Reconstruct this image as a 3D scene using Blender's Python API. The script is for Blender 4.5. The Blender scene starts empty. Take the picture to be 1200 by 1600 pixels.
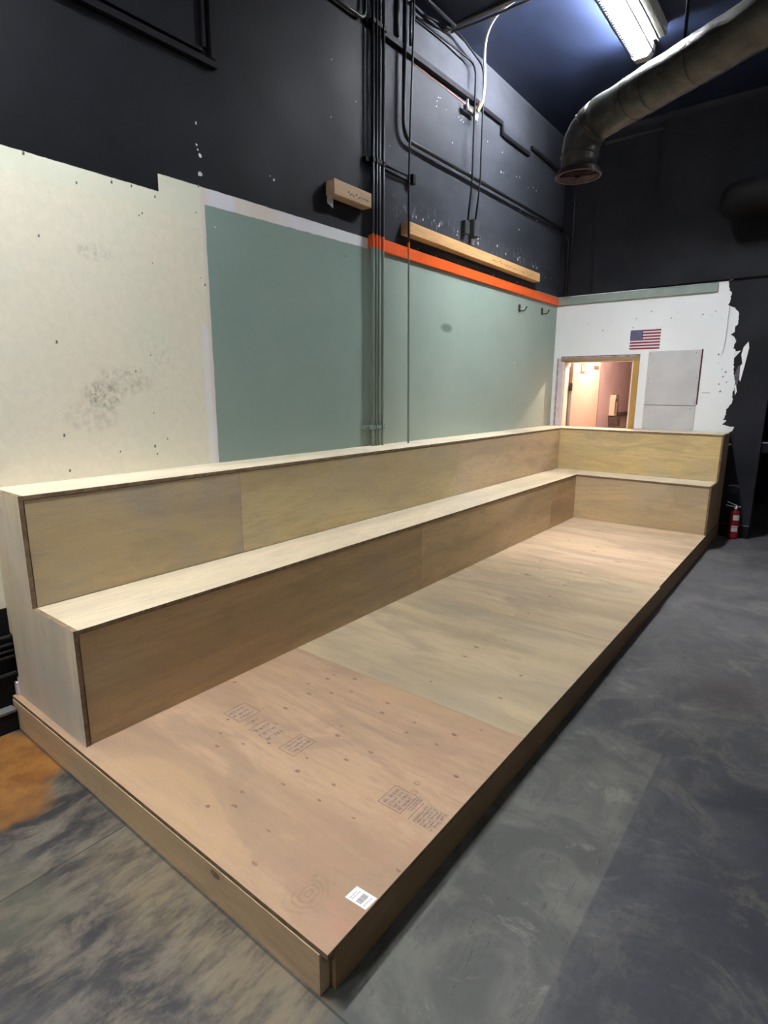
import bpy, bmesh, math, random
from mathutils import Vector, Matrix, noise as mnoise
random.seed(7)
SC = bpy.context.scene
COL = SC.collection
# ------------------------------------------------------------------ camera
YAW, PITCH, ROLL, FPX = .662, -.2101, .0041, 886.4
def make_camera():
    f = Vector((-math.sin(YAW)*math.cos(PITCH), math.cos(YAW)*math.cos(PITCH), math.sin(PITCH)))
    r = Vector((math.cos(YAW), math.sin(YAW), 0)); u = r.cross(f)
    c, s = math.cos(ROLL), math.sin(ROLL)
    r2 = c*r + s*u; u2 = -s*r + c*u
    m = Matrix((r2, u2, -f)).transposed().to_4x4()
    m.translation = Vector((2.9637, -.8977, 1.6096))
    cd = bpy.data.cameras.new('camera'); cd.sensor_fit = 'HORIZONTAL'; cd.sensor_width = 36
    cd.lens = FPX/1200*36; cd.clip_start = .02; cd.clip_end = 60
    o = bpy.data.objects.new('camera', cd); o.matrix_world = m; COL.objects.link(o); SC.camera = o
make_camera()
# ------------------------------------------------------------------ world, exposure
W = bpy.data.worlds.new('world'); SC.world = W; W.use_nodes = True
W.node_tree.nodes['Background'].inputs[0].default_value = (.55, .6, .7, 1)
W.node_tree.nodes['Background'].inputs[1].default_value = .02
vs = SC.view_settings
vs.view_transform = 'Standard'; vs.look = 'None'; vs.gamma = 1; vs.exposure = 2.80; vs.use_curve_mapping = False
SC.cycles.use_denoising = True
SC.cycles.max_bounces = 10; SC.cycles.diffuse_bounces = 6
SC.cycles.sample_clamp_indirect = 6
# lamp strengths (the tubes of the ceiling fixtures and the bulb of the corridor behind the doorway)
TUBE = 150.0
TUBE_COL = (.955, .985, 1.03)
CORRIDOR_W = 17.0
# fixtures: x, y0, y1, tube strength factor; last three unseen, added as fill
FIXTURES = [(1.262, 3.70, 4.92, 1.12), (.80, -.95, .27, 1.0), (1.10, -4.15, -2.93, .7), (4.6, 3.70, 4.92, .20), (4.6, -1.9, -.68, .24)]
# ------------------------------------------------------------------ node helper
class NT:
    def __init__(s, name, rough=.6, metal=0, spec=.5):
        s.m = bpy.data.materials.new(name); s.m.use_nodes = True
        s.t = s.m.node_tree; s.b = s.t.nodes['Principled BSDF']
        s.b.inputs['Roughness'].default_value = rough; s.b.inputs['Metallic'].default_value = metal
        s.b.inputs['Specular IOR Level'].default_value = spec
        tc = s.t.nodes.new('ShaderNodeNewGeometry'); s.P = tc.outputs['Position']; s.N = tc.outputs['Normal']
        sp = s.t.nodes.new('ShaderNodeSeparateXYZ'); s.t.links.new(s.P, sp.inputs[0])
        s.X, s.Y, s.Z = sp.outputs
    def _in(s, sock, v):
        if hasattr(v, 'is_output') or isinstance(v, bpy.types.NodeSocket): s.t.links.new(v, sock)
        elif isinstance(v, (tuple, list)):
            sock.default_value = tuple(v) + ((1,) if len(v) == 3 and len(sock.default_value) == 4 else ())
        else: sock.default_value = v
    def M(s, op, a, b=None, clamp=False):
        n = s.t.nodes.new('ShaderNodeMath'); n.operation = op; n.use_clamp = clamp
        s._in(n.inputs[0], a)
        if b is not None: s._in(n.inputs[1], b)
        return n.outputs[0]
    def add(s, a, b): return s.M('ADD', a, b)
    def sub(s, a, b): return s.M('SUBTRACT', a, b)
    def mul(s, a, b): return s.M('MULTIPLY', a, b)
    def mx(s, a, b): return s.M('MAXIMUM', a, b)
    def mn(s, a, b): return s.M('MINIMUM', a, b)
    def ss(s, v, lo, hi, a=0., b=1.):
        n = s.t.nodes.new('ShaderNodeMapRange'); n.interpolation_type = 'SMOOTHSTEP'
        s._in(n.inputs[0], v); s._in(n.inputs[1], lo); s._in(n.inputs[2], hi); n.inputs[3].default_value = a; n.inputs[4].default_value = b
        return n.outputs[0]
    def gt(s, v, e, w=.002): return s.ss(v, e-w, e+w)
    def lt(s, v, e, w=.002): return s.ss(v, e-w, e+w, 1., 0.)
    def mix(s, f, a, b, mode='MIX'):
        n = s.t.nodes.new('ShaderNodeMix'); n.data_type = 'RGBA'; n.blend_type = mode
        s._in(n.inputs[0], f); s._in(n.inputs[6], a); s._in(n.inputs[7], b); return n.outputs[2]
    def vec(s, x, y, z):
        n = s.t.nodes.new('ShaderNodeCombineXYZ'); s._in(n.inputs[0], x); s._in(n.inputs[1], y); s._in(n.inputs[2], z); return n.outputs[0]
    def scl(s, sx, sy, sz, off=(0, 0, 0)):
        n = s.t.nodes.new('ShaderNodeMapping'); s._in(n.inputs[0], s.P)
        n.inputs['Scale'].default_value = (sx, sy, sz); n.inputs['Location'].default_value = off; return n.outputs[0]
    def noise(s, v=None, sc=5, det=4, rough=.55, dist=0):
        n = s.t.nodes.new('ShaderNodeTexNoise'); s._in(n.inputs['Vector'], v if v is not None else s.P)
        n.inputs['Scale'].default_value = sc; n.inputs['Detail'].default_value = det
        n.inputs['Roughness'].default_value = rough; n.inputs['Distortion'].default_value = dist
        return n.outputs['Fac']
    def vor(s, v=None, sc=5, feat='F1', out='Distance', rnd=1.0):
        n = s.t.nodes.new('ShaderNodeTexVoronoi'); n.feature = feat; s._in(n.inputs['Vector'], v if v is not None else s.P)
        n.inputs['Scale'].default_value = sc; n.inputs['Randomness'].default_value = rnd
        return n.outputs[out]
    def bump(s, h, strength=.2, dist=.01):
        n = s.t.nodes.new('ShaderNodeBump'); n.inputs['Strength'].default_value = strength; n.inputs['Distance'].default_value = dist
        s._in(n.inputs['Height'], h); s.t.links.new(n.outputs[0], s.b.inputs['Normal'])
    def col(s, c): s._in(s.b.inputs['Base Color'], c); return s.m
    def rough(s, r): s._in(s.b.inputs['Roughness'], r)
def srgb(*c):
    return tuple((v/255/12.92 if v/255 <= .04045 else ((v/255+.055)/1.055)**2.4) for v in c)
def plain(name, c, rough=.6, metal=0, var=.12, sc=8, bmp=0, spec=.5):
    n = NT(name, rough, metal, spec)
    f = n.noise(sc=sc, det=5)
    k = n.ss(f, .3, .7)
    n.col(n.mix(k, tuple(v*(1-var) for v in c), tuple(min(1, v*(1+var)) for v in c)))
    if bmp: n.bump(n.noise(sc=sc*8, det=4), bmp, .003)
    return n.m
# ------------------------------------------------------------------ materials
def ply(name, base, light=None, dark=None, axis='x', seed=0, knots=.0, gray=.0, fig=1.0, stain=False):
    """rotary-cut plywood face: axis is the grain direction"""
    n = NT(name, .62, spec=.3)
    off = (seed*3.17, seed*5.31, seed*1.77)
    st = {'x': (.35, 3.0, 3.0), 'y': (3.0, .35, 3.0), 'z': (3.0, 3.0, .35)}[axis]
    v = n.scl(*st, off=off)
    big = n.noise(v, 1.1, 3, .5, .6)
    fine = n.noise(n.scl(st[0]*6, st[1]*6, st[2]*6, off), 3.0, 6, .65, .4)
    rings = n.M('SINE', n.mul(n.noise(v, .9, 2, .45, .3), 62.))
    rings = n.mul(n.ss(rings, .1, 1.0), n.ss(n.noise(v, 1.7, 2), .42, .62))
    dark = dark or tuple(c*.70 for c in base); light = light or tuple(min(1, c*1.16) for c in base)
    c = n.mix(n.ss(big, .34, .66), dark_mid(base, dark, .40*fig), light)
    c = n.mix(n.mul(n.ss(fine, .45, .72), .50), c, dark)
    c = n.mix(n.mul(rings, .26*fig), c, dark)
    sm = {'x': (.8, 2.2, 2.2), 'y': (2.2, .8, 2.2), 'z': (2.2, 2.2, .8)}[axis]
    smoke = n.noise(n.scl(*sm, off=(off[1], off[2], off[0])), 1.5, 6, .62, 1.1)
    c = n.mix(n.mul(n.ss(smoke, .50, .66), .42*fig), c, tuple(v*k for v, k in zip(base, (.66, .68, .74))))
    c = n.mix(n.mul(n.ss(smoke, .46, .34), .38*fig), c, tuple(min(1, v*k) for v, k in zip(base, (1.16, 1.14, .98))))
    grain = n.noise(sc=260, det=2, rough=.8)
    c = n.mix(n.ss(grain, .45, .75, 0, .38), c, tuple(v*.62 for v in base))
    if gray: c = n.mix(n.mul(n.ss(n.noise(n.scl(1, 1, 1, off), 1.3, 3), .42, .66), gray), c, tuple(sum(base)/3*.82 for _ in range(3)))
    if knots:
        ks = {'x': (.55, 1, 1), 'y': (1, .55, 1), 'z': (1, 1, .55)}[axis]
        kv = n.scl(*ks, off=off)
        d = n.vor(kv, 5.2); r = n.vor(kv, 5.2, out='Color')
        sp = n.t.nodes.new('ShaderNodeSeparateColor'); n.t.links.new(r, sp.inputs[0])
        on = n.gt(sp.outputs[0], 1-knots, .01)
        rad = n.add(n.mul(sp.outputs[1], .045), .035)
        kn = n.mul(on, n.ss(n.sub(d, rad), -.012, .014, 1., 0.))
        halo = n.mul(on, n.ss(n.sub(d, n.mul(rad, 2.1)), -.03, .05, .32, 0.))
        kd = n.mul(kn, n.ss(n.noise(sc=60, det=2), .25, .6, .45, .95))
        c = n.mix(halo, c, dark); c = n.mix(kd, c, tuple(v*.26 for v in base))
    if stain:
        dx = n.sub(n.X, 2.06); dy = n.sub(n.Y, .075)
        d2 = n.M('SQRT', n.add(n.mul(dx, dx), n.mul(n.mul(dy, dy), 2.0)))
        c = n.mix(n.mul(n.ss(d2, .02, .14, 1, 0), n.ss(n.noise(sc=22, det=5), .38, .6, .05, .5)), c, (.42, .19, .125))
        dx = n.sub(n.X, 1.93); dy = n.sub(n.Y, .07)
        d2 = n.M('SQRT', n.add(n.mul(dx, dx), n.mul(n.mul(dy, dy), .5)))
        c = n.mix(n.mul(n.ss(d2, .0, .085, 1, 0), n.ss(n.M('SINE', n.mul(n.add(d2, n.mul(n.noise(sc=14, det=3), .05)), 420.)), -.2, 1, .15, .7)), c, (.21, .125, .07))
        c = n.mix(n.mul(n.ss(n.X, 1.45, 2.05, 0, .5), n.ss(n.noise(sc=5, det=6, rough=.7), .45, .62)), c, (.36, .205, .135))
    pores = n.noise(n.scl(st[0]*22, st[1]*22, st[2]*22, off), 6, 3, .7)
    c = n.mix(n.mul(n.ss(pores, .52, .72), .22), c, tuple(v*.55 for v in base))
    n.bump(n.add(fine, pores), .12, .002)
    return n.col(c)
def dark_mid(a, b, f): return tuple(x*(1-f)+y*f for x, y in zip(a, b))
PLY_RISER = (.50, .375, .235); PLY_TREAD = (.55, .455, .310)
BLACK = (.0054, .0059, .0080)
def black_paint(name, c=BLACK, chips=0, rough=.60):
    n = NT(name, rough, spec=.12)
    f = n.noise(sc=1.6, det=6, rough=.6)
    cc = n.mix(n.ss(f, .3, .7), tuple(v*.8 for v in c), tuple(v*1.35 for v in c))
    if chips:
        v = n.vor(n.scl(1, 1.1, .8), 17); g = n.noise(sc=1.1, det=3)
        m = n.mul(n.ss(v, .012, .035, 1, 0), n.ss(g, .60, .70))
        m = n.mul(m, n.gt(n.Y, 2.6, .5))
        cc = n.mix(n.mul(m, .55), cc, (.4, .42, .45))
    n.rough(n.ss(n.noise(sc=3, det=4), .3, .7, rough-.06, rough+.12))
    n.bump(n.noise(sc=38, det=5), .22, .004)
    return n.col(cc)
def wall_left_mat():
    n = NT('old paint of the long wall', .55, spec=.16)
    rag = n.mul(n.sub(n.noise(sc=14, det=5, rough=.65), .5), .030)
    rag2 = n.mul(n.sub(n.noise(n.scl(1, 1, 1, (4, 4, 4)), 9, 4, .6), .5), .030)
    y = n.add(n.Y, rag); z = n.add(n.Z, rag)
    # black
    f = n.noise(sc=1.6, det=6, rough=.6)
    blk = n.mix(n.ss(f, .3, .7), tuple(v*.85 for v in BLACK), tuple(v*1.5 for v in BLACK))
    lit_pale = n.ss(n.noise(n.scl(1, .5, 1.2), 1.6, 6, .7), .30, .70, .50, .95)
    blk = n.mix(n.mul(lit_pale, n.gt(n.Y, 2.7, .9)), blk, (.050, .054, .066))  # fixture's light painted in as paler, mottled black beyond the conduit bundle
    ch = n.vor(n.scl(1, 1.2, .8), 15)
    zone = n.mul(n.ss(n.noise(sc=1.0, det=3), .56, .68), n.gt(n.Y, 2.7, .4))
    band = n.mul(n.mul(n.gt(n.Z, 2.93, .06), n.lt(n.Z, 3.14, .06)), n.gt(n.Y, 3.0, .1))
    band = n.mul(band, n.ss(n.noise(n.scl(1, 3.0, 1.0), 9, 5, .7), .56, .66))
    blk = n.mix(n.mul(n.mul(n.ss(ch, .01, .035, 1, 0), zone), .7), blk, (.42, .44, .46))
    blk = n.mix(n.mul(band, .42), blk, (.33, .34, .35))
    # cream
    mo = n.noise(sc=1.1, det=5, rough=.6); mo2 = n.noise(n.scl(1, 1, 1, (7, 1, 3)), 22, 5, .7)
    cream = n.mix(n.ss(mo, .38, .62), (.80, .735, .585), (.74, .735, .585))
    cream = n.mix(n.ss(mo2, .3, .7, 0, .22), cream, (.54, .52, .40))
    cream = n.mix(n.mul(n.gt(z, 2.545, .006), .55), cream, (.70, .725, .58))
    # dirty smears and pin marks
    def blob(cy, cz, ry, rz, amt, colr, c, sc=18, lo=.40, hi=.66):
        dy = n.M('DIVIDE', n.sub(n.Y, cy), ry); dz = n.M('DIVIDE', n.sub(n.Z, cz), rz)
        d = n.add(n.mul(dy, dy), n.mul(dz, dz))
        k = n.mul(n.ss(d, .15, 1., amt, 0.), n.ss(n.noise(sc=sc, det=5, rough=.7), lo, hi))
        return n.mix(k, c, colr)
    cream = blob(.56, 1.58, .13, .09, .75, (.24, .235, .19), cream, 30)
    cream = blob(.68, 1.66, .20, .09, .45, (.28, .275, .22), cream, 24)
    cream = blob(.50, 1.48, .18, .10, .35, (.30, .29, .24), cream, 24)
    cream = blob(.58, 2.27, .12, .05, .40, (.30, .29, .24), cream, 26)
    cream = blob(.9, 1.75, .1, .2, .35, (.33, .33, .27), cream, 40, .5, .7)
    v2 = n.vor(n.scl(1, 1, .7), 9.5); pin = n.mul(n.ss(v2, .018, .045, 1, 0), n.ss(n.noise(sc=3, det=2), .5, .6))
    cream = n.mix(n.mul(pin, .7), cream, (.12, .11, .09))
    stripe = n.mul(n.mul(n.gt(n.add(n.Y, rag2), 1.172, .003), n.lt(n.Z, 1.98, .02)), n.ss(n.noise(n.scl(1, 1, .6), 6, 4), .30, .42, .35, .9))
    cream = n.mix(stripe, cream, (.76, .75, .73))
    # green
    gm = n.noise(n.scl(1, .7, 1), 1.2, 4); gm2 = n.noise(sc=30, det=5, rough=.7)
    green = n.mix(n.ss(gm, .35, .65), (.285, .365, .310), (.325, .40, .340))
    green = n.mix(n.ss(gm2, .35, .7, 0, .14), green, (.38, .42, .38))
    green = n.mix(n.mul(n.lt(n.Z, 1.62, .5), .5), green, (.335, .365, .295))
    green = blob(3.85, 2.19, .13, .05, .9, (.15, .19, .165), green, 8, .1, .3)
    # near strip of the green field is a darker, older coat
    green = n.mix(n.mul(n.lt(n.Y, 2.64, .02), .42), green, (.155, .245, .225))
    # white band between green and black
    wh = n.mix(n.ss(n.noise(n.scl(1, .8, .2), 3.5, 3), .45, .55), (.72, .70, .76), (.70, .63, .56))
    wh = n.mix(n.gt(n.Y, 2.1, .25), wh, (.76, .78, .78))
    inG = n.mul(n.gt(n.add(n.Y, n.mul(rag2, .35)), 1.238, .0015), n.lt(n.add(n.Z, n.mul(rag, .55)), n_lim(n, 1.25, 2.69, 2.640, 2.672), .002))
    isG = n.mul(n.mul(n.gt(n.Y, 1.238, .001), n.gt(n.Y, 2.69, .001)), 1.0)
    base = n.mix(n.gt(n.Y, 1.215, .012), cream, wh)
    base = n.mix(n.mx(inG, isG), base, green)
    # black limit: 2.645 near, 2.733 beyond y=.957
    zl = n.mul(n.gt(n.add(n.Y, n.mul(rag2, .2)), .957, .0015), .088)
    zl = n.add(zl, n.add(2.636, n.mul(n.mx(n.sub(n.Y, .957), 0), .012)))
    zz = n.add(n.Z, n.mul(rag, .28))
    top = n.ss(n.sub(zz, zl), -.002, .002)
    low = n.mul(n.lt(n.Z, .60, .003), n.lt(n.Y, .02, .002))
    isb = n.mx(top, low)
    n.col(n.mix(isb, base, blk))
    n.rough(n.add(n.mul(isb, .0), n.ss(n.noise(sc=2.5, det=4), .3, .7, .55, .61)))
    n.bump(n.add(n.noise(sc=55, det=5, rough=.6), n.mul(isb, 0)), .25, .003)
    return n.m
def n_lim(n, y0, y1, z0, z1):
    return n.add(z0, n.mul(n.sub(n.Y, y0), (z1-z0)/(y1-y0)))
# gt/lt with socket edges need subtraction
_gt, _lt = NT.gt, NT.lt
NT.gt = lambda s, v, e, w=.002: _gt(s, v, e, w) if not isinstance(e, bpy.types.NodeSocket) else s.ss(s.sub(v, e), -w, w)
NT.lt = lambda s, v, e, w=.002: _lt(s, v, e, w) if not isinstance(e, bpy.types.NodeSocket) else s.ss(s.sub(v, e), -w, w, 1., 0.)
def floor_mat():
    n = NT('worn painted concrete', .55, spec=.4)
    wob = n.mul(n.sub(n.noise(sc=3, det=4), .5), .12)
    a = n.noise(sc=1.5, det=8, rough=.66, dist=.5); b = n.noise(n.scl(1, 1, 1, (3, 8, 1)), 3.0, 8, .66, .9); g = n.noise(sc=60, det=4, rough=.75)
    c = n.mix(n.ss(a, .38, .62), (.030, .033, .045), (.115, .118, .128))
    c = n.mix(n.ss(b, .44, .58, 0, .70), c, (.155, .157, .160))
    c = n.mix(n.ss(n.noise(n.scl(1, 1, 1, (5, 5, 5)), 2.2, 8, .7, 1.0), .52, .60, 0, .55), c, (.045, .047, .058))
    c = n.mix(n.mul(n.ss(b, .58, .62), .45), c, (.30, .29, .26))
    c = n.mix(n.ss(n.noise(n.scl(1, 1, 1, (9, 2, 0)), 1.4, 4), .56, .70, 0, .5), c, (.085, .055, .055))
    # blue-black worn corner to the right of the pale slab
    bl = n.mul(n.gt(n.X, 2.6, .25), n.lt(n.Y, 2.0, .5))
    c = n.mix(n.mul(bl, .78), c, (.017, .021, .040))
    wisp = n.noise(n.scl(1, 1, 1, (11, 3, 0)), 2.2, 9, .68, .7)
    wm = n.mul(n.ss(n.M('ABSOLUTE', n.sub(wisp, .5)), .0, .045, 1, 0), n.ss(n.noise(n.scl(1, 1, 1, (4, 9, 0)), 1.6, 6, .7), .44, .60))
    c = n.mix(n.mul(wm, .55), c, (.17, .165, .135))
    c = n.mix(n.mul(n.ss(n.noise(n.scl(1, 1, 1, (1, 13, 0)), 5.5, 7, .66, .6), .52, .62), .5), c, (.035, .037, .045))
    # paler far floor
    c = n.mix(n.mul(n.gt(n.Y, 2.4, 1.2), .40), c, (.21, .21, .24))
    # pale slab along the platform
    sl = n.mul(n.lt(n.add(n.X, n.mul(wob, .06)), 2.555, .004), n.mul(n.lt(n.add(n.Y, n.mul(wob, .05)), 1.69, .004), n.gt(n.X, 2.06, .03)))
    slab = n.mix(n.ss(b, .40, .64), (.105, .112, .105), (.19, .195, .175))
    slab = n.mix(n.mul(n.ss(n.noise(n.scl(1, 1, 1, (1, 6, 2)), 5, 7, .75, 1.0), .56, .66), .5), slab, (.34, .34, .31))
    c = n.mix(n.mul(sl, .85), c, slab)
    # crack-like scratches running with the slabs
    cr = n.M('ABSOLUTE', n.sub(n.noise(n.scl(2.2, .35, 1), 3.2, 5, .6, .8), .5))
    c = n.mix(n.mul(n.ss(cr, 0, .004, 1, 0), .55), c, (.016, .016, .018))
    # dusty zone in front of the near board: brownish dirt with streaks along x
    near = n.mul(n.lt(n.Y, -.02, .03), n.lt(n.X, 2.12, .05))
    st = n.noise(n.scl(2.2, 1.0, 1), 4.6, 9, .70, .35)
    dirt = n.mix(n.ss(st, .40, .62), (.022, .019, .023), (.225, .195, .15))
    dirt = n.mix(n.ss(n.noise(n.scl(1, 1, 1, (2, 2, 5)), 3.2, 8, .7), .52, .64, 0, .75), dirt, (.055, .052, .062))
    c = n.mix(n.mul(near, .8), c, dirt)
    saw = n.mul(n.mul(n.gt(n.X, 1.1, .15), n.gt(n.add(n.Y, n.mul(wob, 1.2)), -.22, .07)), near)
    c = n.mix(n.mul(saw, n.ss(n.noise(n.scl(4.5, 1.1, 1), 5, 6, .7), .36, .60, .15, .75)), c, (.34, .27, .17))
    gr = n.mul(n.lt(n.add(n.Y, wob), -.33, .06), n.mul(n.lt(n.add(n.X, wob), 1.28, .1), n.gt(n.X, .9, .1)))
    c = n.mix(n.mul(gr, .5), c, (.155, .155, .10))
    # rust-orange patch of old paint by the wall
    w2 = n.mul(n.sub(n.noise(sc=5, det=4), .5), .22)
    dx = n.M('DIVIDE', n.sub(n.add(n.X, w2), .33), .40); dy = n.M('DIVIDE', n.sub(n.add(n.Y, w2), -.33), .34)
    d = n.add(n.mul(dx, dx), n.mul(dy, dy))
    orr = n.mix(n.ss(n.noise(sc=7, det=6, rough=.7), .35, .65), (.30, .105, .016), (.47, .21, .04))
    orr = n.mix(n.ss(n.X, .45, .85, 0, .75), orr, (.17, .085, .018))
    c = n.mix(n.ss(d, .80, 1.25, .92, 0.), c, orr)
    # seam lines of the slabs
    for ax, p, lo, hi in (('y', -.035, -5, 9), ('x', 1.06, -5, -.03)):
        s1 = n.Y if ax == 'y' else n.X
        q = n.M('ABSOLUTE', n.sub(n.add(s1, n.mul(wob, .05)), p))
        o2 = n.X if ax == 'y' else n.Y
        c = n.mix(n.mul(n.mul(n.ss(q, .002, .005, 1, 0), .7), n.mul(n.gt(o2, lo, .02), n.lt(o2, hi, .02))), c, (.015, .015, .015))
    pb = n.mul(n.ss(n.vor(sc=11), .012, .03, 1, 0), n.gt(n.noise(sc=2.0, det=2), .52, .03))
    c = n.mix(n.mul(pb, .35), c, (.35, .34, .31))
    c = n.mix(n.ss(g, .50, .80, 0, .12), c, (.22, .22, .20))
    n.rough(n.ss(a, .3, .7, .42, .66))
    n.bump(n.add(b, n.mul(g, .15)), .22, .004)
    return n.col(n.mix(1.0, c, (.56, .535, .49), 'MULTIPLY'))
def ceiling_mat():
    n = NT('navy ceiling paint', .5, spec=.4)
    f = n.noise(n.scl(1, .5, 1), 1.5, 6, .65, .4)
    c = n.mix(n.ss(f, .35, .68), (.006, .010, .026), (.016, .025, .062))
    n.bump(n.noise(sc=20, det=5), .2, .004)
    return n.col(c)
def pipe_mat(name='conduit paint'):
    n = NT(name, .45, spec=.4)
    r = n.mul(n.sub(n.noise(sc=20, det=3), .5), .012)
    z = n.add(n.Z, r)
    c = n.mix(n.gt(z, 2.678, .002), (.25, .325, .28), (.80, .135, .028))
    return n.col(n.mix(n.gt(z, 2.770, .002), c, (.008, .008, .010)))
MAT = {}
def mats():
    MAT.update(
        floor=floor_mat(), wl=wall_left_mat(), ceil=ceiling_mat(),
        blk=black_paint('black wall paint', (.0175, .018, .0215)), blkt=black_paint('black trim paint', (.007, .007, .009), rough=.45),
        room=black_paint('dark room paint', (.05, .05, .055)),
        beam=plain('beam paint', (.030, .028, .026), .5, var=.3, bmp=.2),
        pipe=pipe_mat(), orange=plain('orange trim paint', (.86, .125, .022), .42, var=.05, sc=20, bmp=.05),
        gtrim=plain('grey green trim paint', (.27, .33, .29), .45, var=.06, sc=10),
        skim=None, grey=plain('grey painted panel', (.55, .54, .535), .5, var=.06, sc=4, bmp=.05),
        pine=ply('pine stud', (.62, .37, .155), axis='y', seed=3, fig=.8, knots=.25),
        oldpine=ply('aged pine block', (.50, .34, .20), axis='y', seed=6, fig=1.0, knots=.5),
        zinc=plain('zinc plated steel', (.62, .63, .64), .3, .9, .08, 20),
        foil=None, red_rim=plain('dull red painted metal', (.030, .0095, .0115), .5, .2, .25, 12),
        white_metal=plain('white enamelled steel', (.60, .60, .58), .32, 0, .03),
        vane=plain('lighter red vane', (.085, .030, .034), .5, 0, .15, 20), deep=plain('duct throat', (.002, .002, .002), .95, 0, 0, spec=0), slot=plain('slot shade', (.015, .016, .02), .6, 0, .05), rib=plain('louvre plastic', (.035, .04, .05), .5, 0, .02), housing=plain('grey galvanised housing', (.34, .33, .31), .28, .5, .1, 3),
        cable=plain('white cable sheath', (.78, .78, .76), .4, 0, .04), box=plain('grey junction box', (.034, .037, .041), .5, 0, .1),
        jamb=ply('golden timber jamb', (.50, .285, .085), axis='z', seed=9, fig=.7), header=ply('rough timber header', (.40, .275, .15), axis='x', seed=11, fig=1.3),
        casing=plain('worn white casing', (.66, .60, .62), .5, 0, .10, 14), inner=plain('cream jamb stop', (.80, .70, .55), .5, 0, .04),
        corr=plain('corridor wall', (.60, .47, .45), .6, 0, .06, 3), door=plain('peach door leaf', (.62, .45, .34), .5, 0, .03, 3),
        corrfloor=plain('corridor floor', (.25, .20, .17), .5, 0, .1), brass=plain('brass plate', (.45, .30, .08), .35, .7, .1),
        dark=plain('dark plastic', (.03, .028, .03), .45, 0, .1), cream=plain('cream plastic', (.72, .60, .44), .4, 0, .05),
        brown=plain('brown basket', (.13, .09, .075), .6, 0, .15),
        red=plain('red enamel', (.20, .008, .014), .22, 0, .06), label=plain('paper label', (.62, .60, .56), .6, 0, .03),
        silver=plain('bright alloy', (.80, .80, .82), .25, .4, .05), black=plain('matt black', (.012, .012, .012), .5, 0, .1),
        halo=plain('knot halo', (.30, .18, .105), .65, 0, .15, 60), halo2=plain('knot ring', (.30, .185, .11), .65, 0, .2, 60), knot=plain('knot wood', (.19, .10, .06), .6, 0, .35, 90),
        wash=plain('ink wash', (.325, .215, .145), .7, 0, .12, 60), ink=plain('brown ink', (.13, .08, .06), .7, 0, .25, 60), chip=plain('bare plaster', (.62, .64, .66), .8, 0, .1, 40),
        mark=plain('dark scuff', (.13, .12, .10), .8, 0, .2, 40), sticker=plain('white sticker', (.74, .72, .68), .45, 0, .03),
        print=plain('sticker print', (.17, .15, .15), .6, 0, .1), dull=plain('faded print', (.42, .43, .42), .6, 0, .1),
        fred=plain('flag red', (.20, .014, .035), .5, 0, .05), fwhite=plain('flag white', (.78, .68, .70), .5, 0, .02),
        fblue=plain('flag blue', (.018, .022, .10), .5, 0, .05), gap=plain('shadow gap filler', (.02, .018, .015), .9, 0, .1),
        rust=plain('bare brick edge', (.13, .05, .04), .8, 0, .3, 40), plug=plain('dark red brown strip', (.10, .04, .035), .7, 0, .2),
    )
    n = NT('foil duct jacket', .42, .55, spec=.45)
    f = n.noise(n.scl(1, 1, 1), 5, 6, .65, .6); f2 = n.noise(n.scl(1, 1, 3), 26, 5, .6)
    n.bump(n.add(f, n.mul(f2, .5)), .5, .012)
    MAT['foil'] = n.col(n.mix(n.ss(f, .3, .7), (.058, .055, .050), (.120, .112, .100)))
    n = NT('dark duct jacket', .7, .0, spec=.08)
    n.bump(n.noise(sc=9, det=6, rough=.65), .6, .012)
    MAT['foil2'] = n.col(n.mix(n.noise(sc=6, det=4), (.004, .004, .0045), (.010, .010, .010)))
    n = NT('white wall coat', .5, spec=.35)
    a = n.noise(sc=1.4, det=5); b = n.noise(sc=40, det=4, rough=.7); v = n.vor(sc=13)
    c = n.mix(n.ss(a, .35, .65), (.80, .82, .81), (.84, .855, .855))
    c = n.mix(n.mul(n.ss(v, .012, .045, 1, 0), n.ss(n.noise(sc=3.1, det=2), .5, .6)), c, (.30, .29, .27))
    c = n.mix(n.ss(b, .55, .75, 0, .12), c, (.55, .55, .52))
    n.bump(b, .15, .003); MAT['skim'] = n.col(c)
    n = NT('lit tube'); n.col((1, 1, 1)); n.b.inputs['Emission Color'].default_value = (*TUBE_COL, 1)
    MAT['tube_proto'] = n.m
mats()
def tube_mat(k):
    m = MAT['tube_proto'].copy(); m.node_tree.nodes['Principled BSDF'].inputs['Emission Strength'].default_value = TUBE*k; return m
# ------------------------------------------------------------------ mesh helpers
def box(bm, x0, x1, y0, y1, z0, z1, mi=0, bev=0):
    vs_ = [bm.verts.new((x, y, z)) for x in (x0, x1) for y in (y0, y1) for z in (z0, z1)]
    fs = []
    for q in ((0, 1, 3, 2), (4, 6, 7, 5), (0, 4, 5, 1), (2, 3, 7, 6), (0, 2, 6, 4), (1, 5, 7, 3)):
        f = bm.faces.new([vs_[i] for i in q]); f.material_index = mi; fs.append(f)
    if bev:
        es = list({e for f in fs for e in f.edges})
        bmesh.ops.bevel(bm, geom=es, offset=bev, segments=1, affect='EDGES')
def hexa(bm, pts):
    """pts: 8 corners ordered as box()"""
    v = [bm.verts.new(p) for p in pts]
    for q in ((0, 1, 3, 2), (4, 6, 7, 5), (0, 4, 5, 1), (2, 3, 7, 6), (0, 2, 6, 4), (1, 5, 7, 3)): bm.faces.new([v[i] for i in q])
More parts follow.
